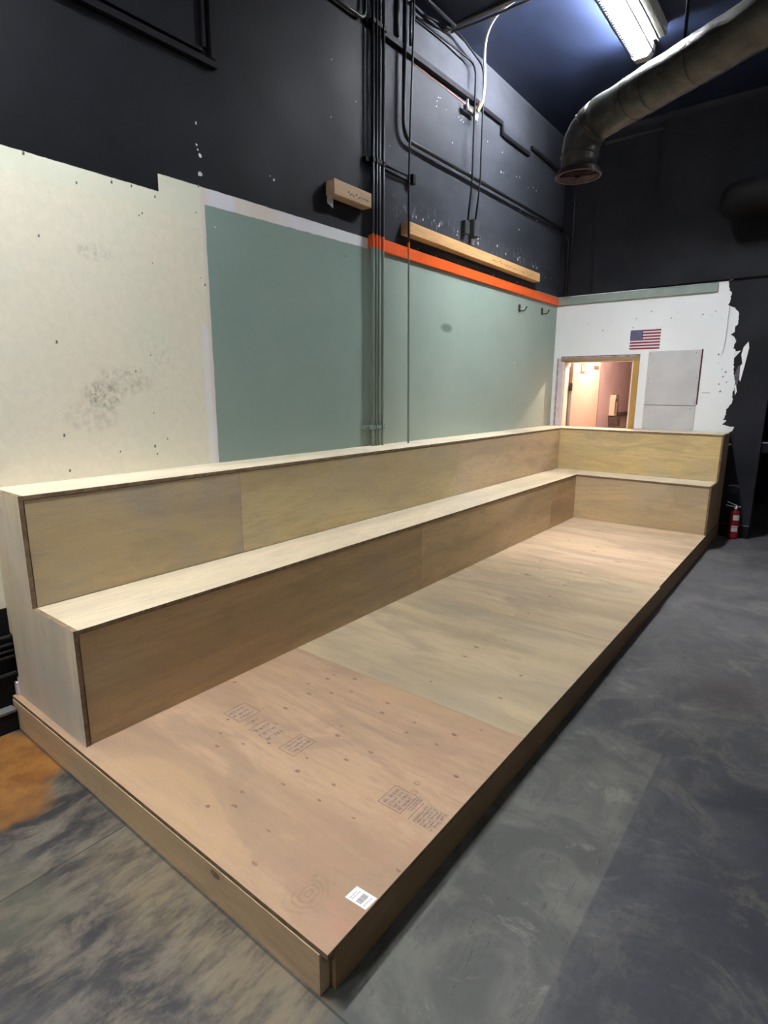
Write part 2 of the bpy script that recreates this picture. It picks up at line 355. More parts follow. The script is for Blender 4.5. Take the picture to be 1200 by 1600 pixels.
def prism(bm, poly, axis, a, b, mi=0):
    """poly of 2-D points extruded along axis (0,1,2) from a to b"""
    def P(p, t):
        return {0: (t, p[0], p[1]), 1: (p[0], t, p[1]), 2: (p[0], p[1], t)}[axis]
    lo = [bm.verts.new(P(p, a)) for p in poly]; hi = [bm.verts.new(P(p, b)) for p in poly]
    n = len(poly)
    fs = [bm.faces.new(lo), bm.faces.new(hi[::-1])]
    for i in range(n): fs.append(bm.faces.new((lo[i], hi[i], hi[(i+1) % n], lo[(i+1) % n])))
    for f in fs: f.material_index = mi
def tube(bm, pts, r, seg=10, mi=0, cap=True, jitter=0, rs=None):
    pts = [Vector(p) for p in pts]; rings = []
    up = Vector((0, 0, 1)); prev = None
    for i, p in enumerate(pts):
        d = ((pts[min(i+1, len(pts)-1)] - p).normalized() + (p - pts[max(i-1, 0)]).normalized())
        d = d.normalized() if d.length > 1e-6 else Vector((0, 0, 1))
        if prev is None:
            a = d.orthogonal().normalized()
        else:
            a = prev - d*prev.dot(d); a = a.normalized() if a.length > 1e-5 else d.orthogonal().normalized()
        prev = a; b = d.cross(a); rr = rs[i] if rs else r; ring = []
        for k in range(seg):
            t = 2*math.pi*k/seg; v = a*math.cos(t) + b*math.sin(t)
            q = rr
            if jitter: q *= 1 + jitter*mnoise.noise((p + v*rr)*9.0) + jitter*.5*mnoise.noise((p + v*rr)*23.0)
            ring.append(bm.verts.new(p + v*q))
        rings.append(ring)
    for i in range(len(rings)-1):
        for k in range(seg):
            f = bm.faces.new((rings[i][k], rings[i][(k+1) % seg], rings[i+1][(k+1) % seg], rings[i+1][k])); f.smooth = True; f.material_index = mi
    if cap:
        f = bm.faces.new(rings[0][::-1]); f.material_index = mi
        f = bm.faces.new(rings[-1]); f.material_index = mi
def smooth_path(pts, r=.06, n=6):
    """round the corners of a polyline"""
    P = [Vector(p) for p in pts]; out = [P[0]]
    for i in range(1, len(P)-1):
        a, b, c = P[i-1], P[i], P[i+1]
        ra = min(r, (b-a).length*.49, (c-b).length*.49)
        s = b + (a-b).normalized()*ra; e = b + (c-b).normalized()*ra
        for k in range(n+1):
            t = k/n; out.append(s*(1-t)**2 + b*2*t*(1-t) + e*t*t)
    out.append(P[-1]); return out
def disc_ring(bm, c, r0, r1, z0, z1, seg=32, mi=0):
    """ring of rectangular section about the vertical axis"""
    R = []
    for k in range(seg):
        t = 2*math.pi*k/seg; u = (math.cos(t), math.sin(t))
        R.append([bm.verts.new((c[0]+u[0]*r, c[1]+u[1]*r, z)) for r, z in ((r0, z0), (r1, z0), (r1, z1), (r0, z1))])
    for k in range(seg):
        A, B = R[k], R[(k+1) % seg]
        for j in range(4):
            f = bm.faces.new((A[j], B[j], B[(j+1) % 4], A[(j+1) % 4])); f.material_index = mi
def lathe(bm, prof, c, seg=28, mi=0):
    rings = [[bm.verts.new((c[0]+r*math.cos(2*math.pi*k/seg), c[1]+r*math.sin(2*math.pi*k/seg), c[2]+z)) for k in range(seg)] for r, z in prof]
    for i in range(len(rings)-1):
        for k in range(seg):
            f = bm.faces.new((rings[i][k], rings[i][(k+1) % seg], rings[i+1][(k+1) % seg], rings[i+1][k])); f.smooth = True; f.material_index = mi
    bm.faces.new(rings[0][::-1]); bm.faces.new(rings[-1])
def obj(name, bm, mat, parent=None, base=None):
    bmesh.ops.recalc_face_normals(bm, faces=bm.faces)
    me = bpy.data.meshes.new(name); bm.to_mesh(me); bm.free()
    for m in (mat if isinstance(mat, (list, tuple)) else [mat]): me.materials.append(m)
    o = bpy.data.objects.new(name, me); COL.objects.link(o)
    if parent is not None:
        o.parent = parent
        o.matrix_parent_inverse = world_of(parent).inverted()
    return o
def world_of(o):
    m = Matrix.Translation(o.location)
    return m if o.parent is None else world_of(o.parent) @ o.matrix_parent_inverse.inverted() @ m if False else m
def thing(name, label, cat, loc=(0, 0, 0), group=None):
    o = bpy.data.objects.new(name, None); COL.objects.link(o); o.location = loc; o.empty_display_size = .1
    o['label'] = label; o['category'] = cat
    if group: o['group'] = group
    return o
def tag(o, label, cat, group=None):
    o['label'] = label; o['category'] = cat
    if group: o['group'] = group
    return o
def struct(name, bm, mat, parent=None):
    o = obj(name, bm, mat, parent)
    if parent is None: o['kind'] = 'structure'
    return o
def edge_mat():
    n = NT('plywood edge', .7, spec=.2)
    st = n.M('SINE', n.mul(n.add(n.add(n.X, n.Y), n.Z), 2100.))
    return n.col(n.mix(n.mul(n.ss(n.noise(sc=30, det=5), .35, .65), 1.0), n.mix(n.ss(st, -1, 1), (.13, .085, .05), (.20, .135, .08)), (.25, .175, .105)))
MAT['edge'] = edge_mat()
def ply_edges(o):
    me = o.data; me.materials.append(MAT['edge'])
    d = [max(v.co[i] for v in me.vertices)-min(v.co[i] for v in me.vertices) for i in range(3)]; k = d.index(min(d))
    for p in me.polygons:
        if abs(p.normal[k]) < .5: p.material_index = 1
    return o
B = bmesh.new
def bx(*a, **k):
    bm = B(); box(bm, *a, **k); return bm
# ------------------------------------------------------------------ room shell
H = 4.59; L = 6.50; XR = 7.2; YN = -4.2
struct('floor', bx(-.3, XR+.2, YN-.2, 12.2, -.15, 0), MAT['floor'])
struct('ceiling', bx(-.3, XR+.2, YN-.2, L+.3, H, H+.15), MAT['ceil'])
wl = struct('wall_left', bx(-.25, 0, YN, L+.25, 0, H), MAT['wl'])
struct('wall_right', bx(XR, XR+.2, YN, 9.0, 0, H), MAT['room'])
struct('wall_near', bx(0, XR, YN-.2, YN, 0, H), MAT['room'])
# far wall with the doorway x .10-1.06, z 0-2.045 and the wide opening x > 2.39
bm = B()
box(bm, 0, .10, L, L+.16, 0, H); box(bm, .10, 1.06, L, L+.16, 2.045, H); box(bm, 1.06, 2.39, L, L+.16, 0, H)
box(bm, 2.39, 4.9, L, L+.16, 2.42, H); box(bm, 4.9, XR, L, L+.16, 0, H)
wf = struct('wall_far', bm, MAT['blk'])
# shallow step in the black wall above the white coat
struct('wall_far_furring', bx(1.10, XR-.01, L-.028, L-.0005, 2.80, H-.001), MAT['blk'], wf)
obj('furring_ledge', bx(.46, 1.095, L-.03, L-.0005, 4.43, 4.452), plain('ledge paint', (.035, .034, .030), .5), wf)
obj('wall_far_seam', bx(.404, .418, L-.014, L-.0005, 2.80, 3.88), MAT['pipe'], wf)
# room beyond the wide opening
struct('wall_back_room', bx(1.4, XR, 9.0, 9.15, 0, 3.0), MAT['blk'])
bm = B(); box(bm, 1.36, 1.50, L+.17, 9.0, 0, 3.0); struct('wall_partition', bm, MAT['blk'])
struct('ceiling_back_room', bx(1.5, XR, L+.16, 9.0, 2.9, 3.0), MAT['blk'])
# rail across the opening
t = thing('guard_rail', 'black rail crossing the dark opening right of the fire extinguisher', 'rail', (3.6, L+.06, 0))
obj('rail_board', bx(2.392, 4.898, L+.03, L+.10, .965, 1.068), MAT['blkt'], t)
obj('rail_lit_top', bx(2.392, 4.898, L+.022, L+.108, 1.069, 1.082), plain('grey lit edge', (.16, .165, .18), .35), t)  # pale cap paints the light along the rail's top
# white coat on the far wall: thin rows with a torn right edge
EDGE = [(1.893, 2.785), (1.894, 2.776), (1.909, 2.689), (1.936, 2.658), (1.924, 2.562), (1.916, 2.534), (1.983, 2.499), (2.026, 2.439), (2.028, 2.335), (2.006, 2.302), (2.006, 2.256), (1.977, 2.228), (2.032, 2.167), (2.015, 2.08), (2.04, 2.05), (2.033, 1.973), (2.045, 1.819), (2.071, 1.735), (2.071, 1.639), (2.058, 1.615), (2.07, 1.506), (2.039, 1.45), (2.016, 1.419), (2.027, 1.37), (2.001, 1.308), (2.04, 1.303), (1.996, 1.258), (2.074, 1.236), (2.132, 1.245), (2.101, 1.188), (2.051, 1.155), (2.04, .9)]
def edge_x(z):
    for (xa, za), (xb, zb) in zip(EDGE, EDGE[1:]):
        if zb <= z <= za or za <= z <= zb:
            return xa + (xb-xa)*((z-za)/(zb-za) if zb != za else 0)
    return EDGE[0][0]
bm = B(); z = .9; dz = .008
while z < 2.785:
    z1 = min(z+dz, 2.785); zc = (z+z1)/2
    xr = edge_x(zc) + .010*mnoise.noise(Vector((3.1, 0, zc*38))) + .006*mnoise.noise(Vector((9.1, 0, zc*110)))
    spans = [(.0, .098), (1.062, xr)] if zc < 2.05 else [(.0, xr)]
    for a, b in spans: box(bm, a, b, L-.003, L+.0008, z, z1)
    z = z1
bmesh.ops.remove_doubles(bm, verts=bm.verts, dist=1e-5)
obj('white_coat', bm, MAT['skim'], wf)
bm = B()
for poly in ([(2.148, 2.144), (2.161, 2.08), (2.141, 1.9), (2.119, 1.728), (2.107, 1.747), (2.1, 1.889), (2.117, 1.918), (2.097, 2.007), (2.109, 2.088)],
             [(2.089, 2.054), (2.036, 1.98), (2.036, 1.995), (2.04, 2.045)], [(2.051, 1.113), (2.067, 1.135), (2.081, 1.071), (2.071, 1.049)],
             [(2.075, 1.045), (2.105, 1.055), (2.112, 1.035), (2.085, 1.027)], [(2.070, 1.02), (2.085, 1.018), (2.075, 1.0)],
             [(1.93, 2.80), (1.90, 2.792), (1.893, 2.785), (1.935, 2.79)], [(2.08, 1.70), (2.10, 1.62), (2.085, 1.58), (2.073, 1.66)]):
    prism(bm, poly, 1, L-.003, L+.0006)
obj('white_coat_scrap', bm, MAT['skim'], wf)
bm = B(); prism(bm, [(2.075, 1.88), (2.098, 1.90), (2.10, 1.76), (2.086, 1.62), (2.074, 1.66), (2.055, 1.78)], 1, L-.0022, L+.0006)
obj('bare_patch', bm, plain('bare grey plaster', (.10, .09, .10), .8, 0, .5, 60), wf)
bm = B(); prism(bm, [(1.905, 2.53), (1.930, 2.53), (1.930, 2.166), (1.916, 2.026), (1.900, 2.031), (1.898, 2.167)], 1, L-.016, L-.003)
obj('loose_bead', bm, MAT['skim'], wf)
obj('scratch', bx(1.76, 1.84, L-.0036, L-.003, 1.602, 1.607), MAT['mark'], wf)
bm = B()
for (a, b) in ((1.80, 2.48), (1.77, 2.44), (1.68, 2.455), (1.665, 2.43), (1.14, 2.53), (.98, 2.46), (.70, 2.45), (.60, 2.35), (.40, 2.44), (1.36, 2.44), (1.42, 2.50), (1.27, 2.35), (.95, 2.36), (1.88, 2.02), (1.89, 1.93), (1.93, 1.86), (1.95, 1.78), (1.97, 1.83), (1.92, 1.70), (1.99, 1.72), (1.94, 1.62)):
    s = random.uniform(.004, .011); prism(bm, [(a-s, b-s*.4), (a, b-s*1.2), (a+s*.8, b), (a+s*.2, b+s*1.4)], 1, L-.0036, L-.0028)
o = obj('scuff_marks', bm, MAT['mark'], wf); o['kind'] = 'stuff'
# paint chips and pin holes on the long wall
CHIPS = [(1.213, 3.043, .0106), (1.209, 2.935, .0141), (1.215, 2.911, .0106), (1.23, 2.887, .0211), (1.222, 2.791, .0247), (1.766, 2.905, .0141), (1.735, 2.919, .0071), (2.298, 3.434, .0071), (2.312, 3.783, .0055), (2.839, 3.653, .0071), (2.959, 3.457, .0071), (3.626, 4.026, .01), (3.655, 4.031, .0065), (3.607, 3.991, .0101), (3.599, 3.95, .01), (3.75, 3.973, .0055), (3.963, 3.99, .01), (3.997, 3.976, .01), (4.019, 3.993, .0055), (4.042, 3.975, .01), (3.867, 3.757, .0106), (4.504, 3.962, .0106), (4.816, 3.96, .0106), (4.807, 3.777, .0161), (4.863, 3.786, .0091), (5.234, 3.843, .0106), (5.157, 3.829, .0101), (5.451, 3.799, .0101), (5.582, 3.833, .0101), (5.671, 3.822, .0126), (6.178, 4.046, .0071), (6.32, 4.041, .0071), (4.196, 3.605, .0106), (5.289, 3.53, .0201), (5.733, 3.523, .0156), (5.281, 3.336, .0191), (4.792, 3.083, .0177), (4.988, 3.037, .0177), (5.331, 3.064, .0161), (5.286, 3.037, .0197), (5.697, 3.03, .0161), (5.807, 3.027, .0197), (6.064, 2.959, .0136), (4.385, 3.077, .0177), (4.389, 3.031, .0177), (3.997, 3.056, .0101), (3.988, 3.027, .0101), (3.278, 3.028, .0106), (3.324, 3.033, .0141), (3.428, 3.036, .0147), (3.68, 3.039, .0141), (3.69, 3.057, .0106), (3.596, 3.063, .0106), (3.359, 2.791, .0106), (3.639, 2.784, .0141), (4.025, 2.795, .0091), (4.379, 2.818, .0071), (4.734, 2.788, .0136), (5.298, 2.8, .0161), (5.319, 1.931, .0171), (5.357, 1.897, .0126), (5.526, 1.504, .0101), (5.151, 1.827, .0091), (5.175, 1.757, .0071), (3.86, 1.797, .0035), (3.961, 1.655, .0091), (3.975, 1.618, .0045), (3.359, 2.447, .0045), (1.302, 2.534, .0106), (1.195, 2.50, .013), (1.185, 2.53, .008), (2.56, 3.62, .005), (4.8, 2.05, .006), (5.4, 1.3, .008), (5.62, 1.33, .01)]
bm = B()
for (a, b, s) in CHIPS:
    n = random.randint(5, 7); poly = []
    el = 1.6 if 3.0 < b < 3.1 else 1.0
    for k in range(n):
        t = 2*math.pi*k/n; r = s*.62*random.uniform(.55, 1.15); poly.append((a + r*math.cos(t)*random.uniform(.8, 1.1), b + r*math.sin(t)*el))
    prism(bm, poly, 0, -.0006, .0010)
o = obj('paint_chips', bm, MAT['chip'], wl); o['kind'] = 'stuff'
bm = B()
for (a, b) in [(.308, 2.629), (.528, 2.568), (.701, 2.616), (.804, 2.625), (.932, 2.606), (.834, 2.494), (.852, 2.508), (.333, 2.297), (.889, 2.271), (.359, 1.833), (.836, 1.795), (.744, 1.708), (.828, 1.487), (.82, 1.304), (1.205, 2.728), (1.178, 2.584), (.354, 1.216), (.346, 1.391), (1.21, 2.207), (2.436, 2.575), (.62, 1.29), (.9, 1.34), (.83, 1.26)]:
    s = random.uniform(.003, .0075); prism(bm, [(a-s*.7, b-s), (a+s*.5, b-s*1.3), (a+s, b+s*.3), (a-s*.1, b+s*1.3)], 0, -.0006, .0009)
o = obj('pin_marks', bm, MAT['mark'], wl); o['kind'] = 'stuff'
# painted trim boards
struct('trim_1', bx(0.0005, .024, 2.69, L-.0235, 2.680, 2.768, bev=.0015), MAT['orange'])
struct('trim_2', bx(.0005, 1.80, L-.023, L-.0035, 2.684, 2.776, bev=.0015), MAT['gtrim'])
# baseboard of the far wall, right of the platform
bm = B(); prism(bm, [(L-.002, 0), (L-.014, 0), (L-.014, .135), (L-.006, .150), (L-.002, .150)], 0, 2.115, 2.388)
struct('baseboard_far', bm, MAT['blkt'])
obj('baseboard_highlight', bx(2.115, 2.388, L-.016, L-.0145, .139, .146), plain('edge highlight paint', (.20, .19, .18), .4), bpy.data.objects['baseboard_far'])  # thin pale strip paints the highlight on the baseboard's top edge
# soffit step added to keep the near ceiling unlit, its black painting that shade
struct('ceiling_soffit', bx(.001, XR-.001, YN+.001, 3.66, H-.055, H-.0005), black_paint('unlit ceiling black', (.010, .012, .020)))
obj('soffit_edge', bx(.001, XR-.001, 3.6605, 3.695, H-.068, H-.040), plain('brown grey edge paint', (.075, .065, .045), .6, var=.3), bpy.data.objects['ceiling_soffit'])  # brown-grey strip along the soffit's far edge
# ------------------------------------------------------------------ doorway and corridor
fr = B(); box(fr, .1005, .140, L-.012, L+.15, 0, 1.99)
d1 = struct('door_1', fr, MAT['casing'])
obj('hinge_jamb_stop', bx(.1405, .158, L+.02, L+.15, 0, 1.985), MAT['inner'], d1)
obj('latch_jamb', bx(.995, 1.0595, L-.010, L+.15, 0, 1.99), MAT['jamb'], d1)
obj('latch_jamb_stop', bx(.975, .9945, L+.006, L+.15, 0, 1.985), MAT['inner'], d1)
obj('header', bx(.1005, 1.0595, L-.012, L+.15, 1.991, 2.0445), MAT['header'], d1)
obj('header_lip', bx(.16, .994, L+.02, L+.15, 1.978, 1.9905), MAT['inner'], d1)
bm = B()
for i in range(26):
    x0 = .105 + i*.0355; box(bm, x0, x0+.034, L-.0155, L-.0125, 2.030+.006*mnoise.noise(Vector((i*.7, 2, 1))), 2.0445)
obj('torn_edge', bm, plain('torn plaster edge', (.42, .30, .30), .8, 0, .4, 30), d1)
bm = B(); box(bm, .0, .098, L-.006, L-.003, .9, 2.02)
obj('left_casing', bx(.045, .0985, L-.010, L-.0032, .9, 2.03), MAT['casing'], d1); bm.free()
bm = B()
for i in range(30):
    z0 = .95+i*.036; w = .010+.008*mnoise.noise(Vector((1, i*.9, 4))); box(bm, .062-w, .062+w, L-.0108, L-.0100, z0, z0+.036)
obj('casing_stain', bm, plain('purple brown stain', (.36, .26, .30), .8, 0, .35, 30), d1)
cx0, cx1 = .05, 1.36
struct('wall_corridor_left', bx(-.10, .05, L+.165, 12.0, 0, 2.5), MAT['corr'])
struct('wall_corridor_right', bx(1.22, 1.355, L+.165, 12.0, 0, 2.5), MAT['corr'])
struct('wall_corridor_end', bx(.051, 1.219, 11.8, 12.0, 0, 2.5), MAT['corr'])
struct('ceiling_corridor', bx(-.10, 1.355, L+.165, 12.0, 2.501, 2.6), MAT['corr'])
# the open door leaf lies against the corridor wall
dl = thing('door_leaf', 'open peach door leaf seen through the doorway in the white wall', 'door', (.17, L+.2, 0))
obj('slab', bx(.150, .192, 6.70, 7.80, .01, 2.02, bev=.002), MAT['door'], dl)
obj('edge_strip', bx(.148, .196, 7.801, 7.815, .01, 2.02), plain('door edge', (.20, .13, .12), .6), dl)
for zz in (1.62, .5):
    obj('hinge', bx(.160, .200, 6.672, 6.699, zz, zz+.10), MAT['dark'], dl)
obj('closer_plate', bx(.193, .205, 7.50, 7.70, 1.935, 1.975), plain('closer', (.25, .20, .12), .4, .5), dl)
s = tag(obj('door_sign', bx(.1925, .197, 6.98, 7.13, 1.86, 1.985), MAT['brass']), 'small brass sign near the top of the peach door', 'sign')
obj('sign_face', bx(.1971, .1980, 7.015, 7.095, 1.885, 1.965), MAT['cream'], s)
t = thing('wall_dispenser', 'cream wall dispenser with a dark tray inside the corridor', 'dispenser', (.10, 8.91, 1.1))
bm = B(); prism(bm, [(8.85, 1.23), (8.97, 1.23), (8.97, 1.50), (8.94, 1.56), (8.88, 1.56), (8.85, 1.50)], 0, .052, .14)
obj('casing', bm, MAT['cream'], t)
obj('rim', (lambda b: (tube(b, smooth_path([(.147, 8.845, 1.25), (.147, 8.84, 1.50), (.147, 8.91, 1.58), (.147, 8.98, 1.50), (.147, 8.98, 1.25)], .05), .007, 6), b)[1])(B()), MAT['brown'], t)
obj('button', bx(.1405, .150, 8.89, 8.93, 1.45, 1.50), MAT['brown'], t)
bm = B(); prism(bm, [(8.87, 1.06), (8.98, 1.06), (9.02, 1.215), (8.82, 1.215)], 0, .052, .20)
obj('tray', bm, MAT['brown'], t)
tag(obj('corridor_handrail', bx(.052, .10, 9.15, 11.0, 1.22, 1.27), MAT['brown']), 'brown rail along the corridor wall beyond the cream dispenser', 'handrail')
ld = bpy.data.lights.new('corridor_bulb', 'POINT'); ld.energy = CORRIDOR_W; ld.color = (1, .80, .66); ld.shadow_soft_size = .035
ll = thing('corridor_lamp', 'small ceiling lamp of the corridor behind the white wall', 'lamp', (.60, 7.24, 2.40))
lo = bpy.data.objects.new('bulb_light', ld); COL.objects.link(lo); lo.parent = ll; lo.location = (0, 0, -.035)
bm = B(); lathe(bm, [(.05, 0), (.06, .02), (.06, .09), (.04, .10)], (.60, 7.24, 2.40)); obj('base', bm, MAT['white_metal'], ll)
# ------------------------------------------------------------------ grey cover panels and flag
def panel(z0, z1, label, seam=None):
    t = thing('cover_panel', label, 'panel', (1.44, L-.004, z0))
    obj('sheet', bx(1.158, 1.712, L-.014, L-.0035, z0, z1, bev=.001), MAT['grey'], t)
    bm = B()
    for (x, z) in [(1.18, z0+.03), (1.69, z0+.03), (1.18, z1-.03), (1.66, z1-.03), (1.18, (z0+z1)/2), (1.69, (z0+z1)/2)]:
        lathe(bm, [(.004, 0), (.004, .001)], (0, 0, 0), 8) if False else box(bm, x-.004, x+.004, L-.0155, L-.0142, z-.004, z+.004)
    obj('screw_heads', bm, MAT['mark'], t)['kind'] = 'stuff'
    return t
panel(1.462, 2.078, 'large grey sheet screwed to the white wall under the flag')
panel(.93, 1.457, 'lower grey sheet on the white wall, cut off by the bench top')
obj('sheet_joint', bx(1.158, 1.712, L-.0146, L-.0036, 1.4573, 1.4617), MAT['gap'], wf)
obj('panel_gap', bx(1.7125, 1.728, L-.0045, L-.0034, 1.47, 2.085), MAT['plug'], wf)
def flag():
    t = thing('flag', 'small striped flag with starry blue corner on the white wall', 'flag', (1.09, L-.004, 2.107))
    x0, x1, z0, z1 = .930, 1.266, 2.107, 2.327; h = (z1-z0)/13
    obj('backing', bx(x0, x1, L-.0048, L-.0032, z0-.002, z1+.002), MAT['fwhite'], t)
    for i in range(7):
        xa = x0 if 2*i >= 7 else x0+.4*(x1-x0)
        obj('red_stripe', bx(xa, x1, L-.0054, L-.00485, z1-(2*i+1)*h, z1-2*i*h), MAT['fred'], t)
    obj('blue_canton', bx(x0, x0+.42*(x1-x0)*.99, L-.0056, L-.0049, z1-7*h, z1), MAT['fblue'], t)
    bm = B(); cw = .41*(x1-x0); ch = 7*h
    for r in range(9):
        for c in range(6 if r % 2 == 0 else 5):
            cx = x0 + cw*((2*c+1 + (r % 2))/12.); cz = z1 - ch*(r+1)/10.
            poly = []
            for k in range(10):
                a = math.pi/2 + k*math.pi/5; q = .0062 if k % 2 == 0 else .0026
                poly.append((cx+q*math.cos(a), cz+q*math.sin(a)))
            prism(bm, poly, 1, L-.0059, L-.0057)
    obj('white_stars', bm, MAT['fwhite'], t)
flag()
# ------------------------------------------------------------------ low plywood platform
ZD = .157; WP = 2.103; YB = L-.02
plat = thing('low_platform', 'long low plywood platform on timber edge boards', 'platform', (1.05, 0, 0))
DECK = [((.385, .250, .153), .32, 0), ((.42, .325, .20), .06, .10), ((.44, .33, .205), .30, .1), ((.50, .355, .228), .34, 0), ((.51, .37, .238), .25, 0), ((.50, .365, .24), .2, 0)]
y = -.027
deck_panels = []
for i, (c, k, g) in enumerate(DECK):
    y1 = min(y+1.219, YB) if i < 5 else YB
    if y1 - y < .02: break
    w = WP - (.0 if i < 3 else .010)
    o = obj('deck_panel', bx(.003, w, y, y1-.0015, ZD-.018, ZD, bev=.0008), ply('deck plywood %d' % i, c, axis='x', seed=i+1, knots=k, gray=g, fig=(1.25, 1.1, 1.3, 1.5, 1.5, 1.5)[i], stain=(i == 0)), plat)
    ply_edges(o); deck_panels.append(o); y = y1
deck_panels[0]['label'] = 'pinkish deck sheet with printed grade stamps'
edge_ply = ply('sawn edge board', (.56, .395, .235), axis='x', seed=21, knots=.35, fig=1.2)
side_ply = ply('side board timber', (.26, .16, .08), axis='y', seed=23, knots=.3, fig=1.0)
obj('front_board', bx(.003, 2.074, -.029, .009, 0, ZD-.0185, bev=.001), edge_ply, plat)
ys = [.0095, 2.44, 4.88, YB]
for a, b in zip(ys, ys[1:]):
    obj('side_board', bx(2.058, 2.096, a, b-.002, 0, ZD-.0185, bev=.001), side_ply, plat)
for yy in (.61, 1.22, 1.83, 2.44, 3.66, 4.88): obj('joist', bx(.003, 2.057, yy-.019, yy+.019, 0, ZD-.0185), edge_ply, plat)
KNOTS = [(0.742, 0.723), (1.047, 0.651), (1.125, 0.718), (1.189, 0.606), (1.092, 0.554), (0.993, 0.492), (1.118, 0.343), (1.192, 0.419), (1.055, 0.408), (1.271, 0.491), (1.469, 0.519), (1.499, 0.439), (1.424, 0.23), (1.388, 0.107), (1.462, 0.168), (1.649, 0.164), (1.718, 0.048), (1.118, 0.877), (1.201, 0.949), (1.27, 1.021), (1.046, 0.945), (1.088, 1.041), (1.085, 1.09), (1.198, 1.128), (1.474, 1.048), (1.504, 0.967), (1.428, 0.772), (1.464, 0.709), (1.649, 0.707), (1.602, 0.609), (1.679, 0.375), (1.834, 0.387), (1.667, 0.996), (1.684, 0.912), (1.857, 1.026), (1.833, 0.921), (2.001, 0.796), (1.663, 0.469), (1.512, 0.353), (2.088, 0.305), (1.507, 3.462), (1.519, 3.296), (1.513, 3.22), (1.528, 3.088), (1.517, 2.917), (1.528, 2.738), (1.528, 2.521), (1.046, 3.785), (1.11, 3.719), (1.13, 4.594), (1.052, 4.56), (1.084, 4.166), (1.304, 2.7), (1.509, 1.846), (1.595, 2.038), (1.858, 1.694), (1.873, 1.424), (1.517, 1.702), (1.522, 1.348), (1.119, 2.711), (0.828, 2.967), (1.929, 1.127), (1.854, 1.025), (1.488, 2.43), (1.157, 2.685), (1.50, 3.62), (1.51, 3.95), (1.2, 3.5), (.95, 4.0), (1.7, 4.3), (1.35, 4.5), (1.0, 5.0), (1.5, 4.9)]
for i, pn in enumerate(deck_panels):
    lo_, hi_ = -.027+1.219*i, -.027+1.219*(i+1)
    ks = [k for k in KNOTS if lo_ < k[1] < hi_]
    if not ks: continue
    bm = B(); bm2 = B()
    for (kx, ky) in ks:
        a_ = random.uniform(.006, .0125); b_ = a_*random.uniform(.38, .75)
        for (mm, f, zt) in ((bm, 1.55, ZD+.00012), (bm2, 1.0, ZD+.00022)):
            prism(mm, [(kx+a_*f*math.cos(2*math.pi*k/9)*random.uniform(.8, 1.15), ky+b_*f*math.sin(2*math.pi*k/9)*random.uniform(.8, 1.15)) for k in range(9)], 2, ZD-.0002, zt)
    o = obj('knot_halo', bm, MAT['halo'], pn); o['kind'] = 'stuff'
    o = obj('knots', bm2, MAT['knot'], pn); o['kind'] = 'stuff'
# two open knots with ring figure by the sticker
bm = B()
for (kx, ky, ax_, ay_, rot) in ((1.906, .132, .012, .008, .3), (1.905, .672, .013, .011, 0), (1.925, .622, .014, .012, .4)):
    for f in (1.0, .6):
        pts = [(kx+(ax_*math.cos(t)*math.cos(rot)-ay_*math.sin(t)*math.sin(rot))*f, ky+(ax_*math.cos(t)*math.sin(rot)+ay_*math.sin(t)*math.cos(rot))*f) for t in [2*math.pi*k/18 for k in range(18)]]
        for k in range(18):
            p, q = Vector(pts[k]), Vector(pts[(k+1) % 18]); n_ = (q-p).orthogonal().normalized()*random.uniform(.0008, .0022)
            prism(bm, [tuple(p-n_), tuple(q-n_), tuple(q+n_), tuple(p+n_)], 2, ZD-.0002, ZD+.0002+.00001*k)
o = obj('knot_rings', bm, MAT['halo2'], deck_panels[0]); o['kind'] = 'stuff'
# printed grade stamps of the first sheet
def stamp(rects, texts, parent):
    bm = B(); zt = ZD+.00025
    def q(x0, x1, y0, y1): box(bm, x0, x1, y0, y1, ZD-.0002, zt)
    bw = B()
    for (x0, x1, y0, y1, rows) in texts: box(bw, x0-.004, x1+.004, y0-.004, y1+.004, ZD-.0002, ZD+.00008)
    o = obj('stamp_wash', bw, MAT['wash'], parent); o['kind'] = 'stuff'
    for (x0, x1, y0, y1, full) in rects:
        w = .0022
        q(x0, x0+w, y0, y1)
        if full: q(x0, x1, y0, y0+w); q(x0, x1, y1-w, y1); q(x1-w, x1, y0, y1)
    for (x0, x1, y0, y1, rows) in texts:
        for r in range(rows):
            xx = x0 + (x1-x0)*(r+.5)/rows; hh = (x1-x0)/rows*.26; yy = y0
            while yy < y1-.004:
                w = random.uniform(.003, .010)
                if random.random() < .8: q(xx-hh*random.uniform(.4, 1), xx+hh*random.uniform(.4, 1), yy, min(y1, yy+w*.45))
                if random.random() < .3: q(xx-hh, xx-hh+.0012, yy, min(y1, yy+w))
                yy += w
    o = obj('grade_stamp', bm, MAT['ink'], parent); o['kind'] = 'stuff'; return o
stamp([(1.848, 1.95, .503, .612, True), (1.985, 1.99, .50, .60, False)], [(1.86, 1.945, .515, .60, 4), (1.955, 1.975, .54, .62, 2), (2.0, 2.085, .505, .60, 6)], deck_panels[0])
stamp([(.935, 1.055, .51, .63, True), (1.09, 1.10, .50, .58, False), (1.13, 1.275, .495, .60, False), (1.33, 1.42, .49, .62, True)],
      [(.95, 1.045, .52, .61, 3), (1.14, 1.27, .50, .59, 3), (1.34, 1.41, .51, .61, 3)], deck_panels[0])
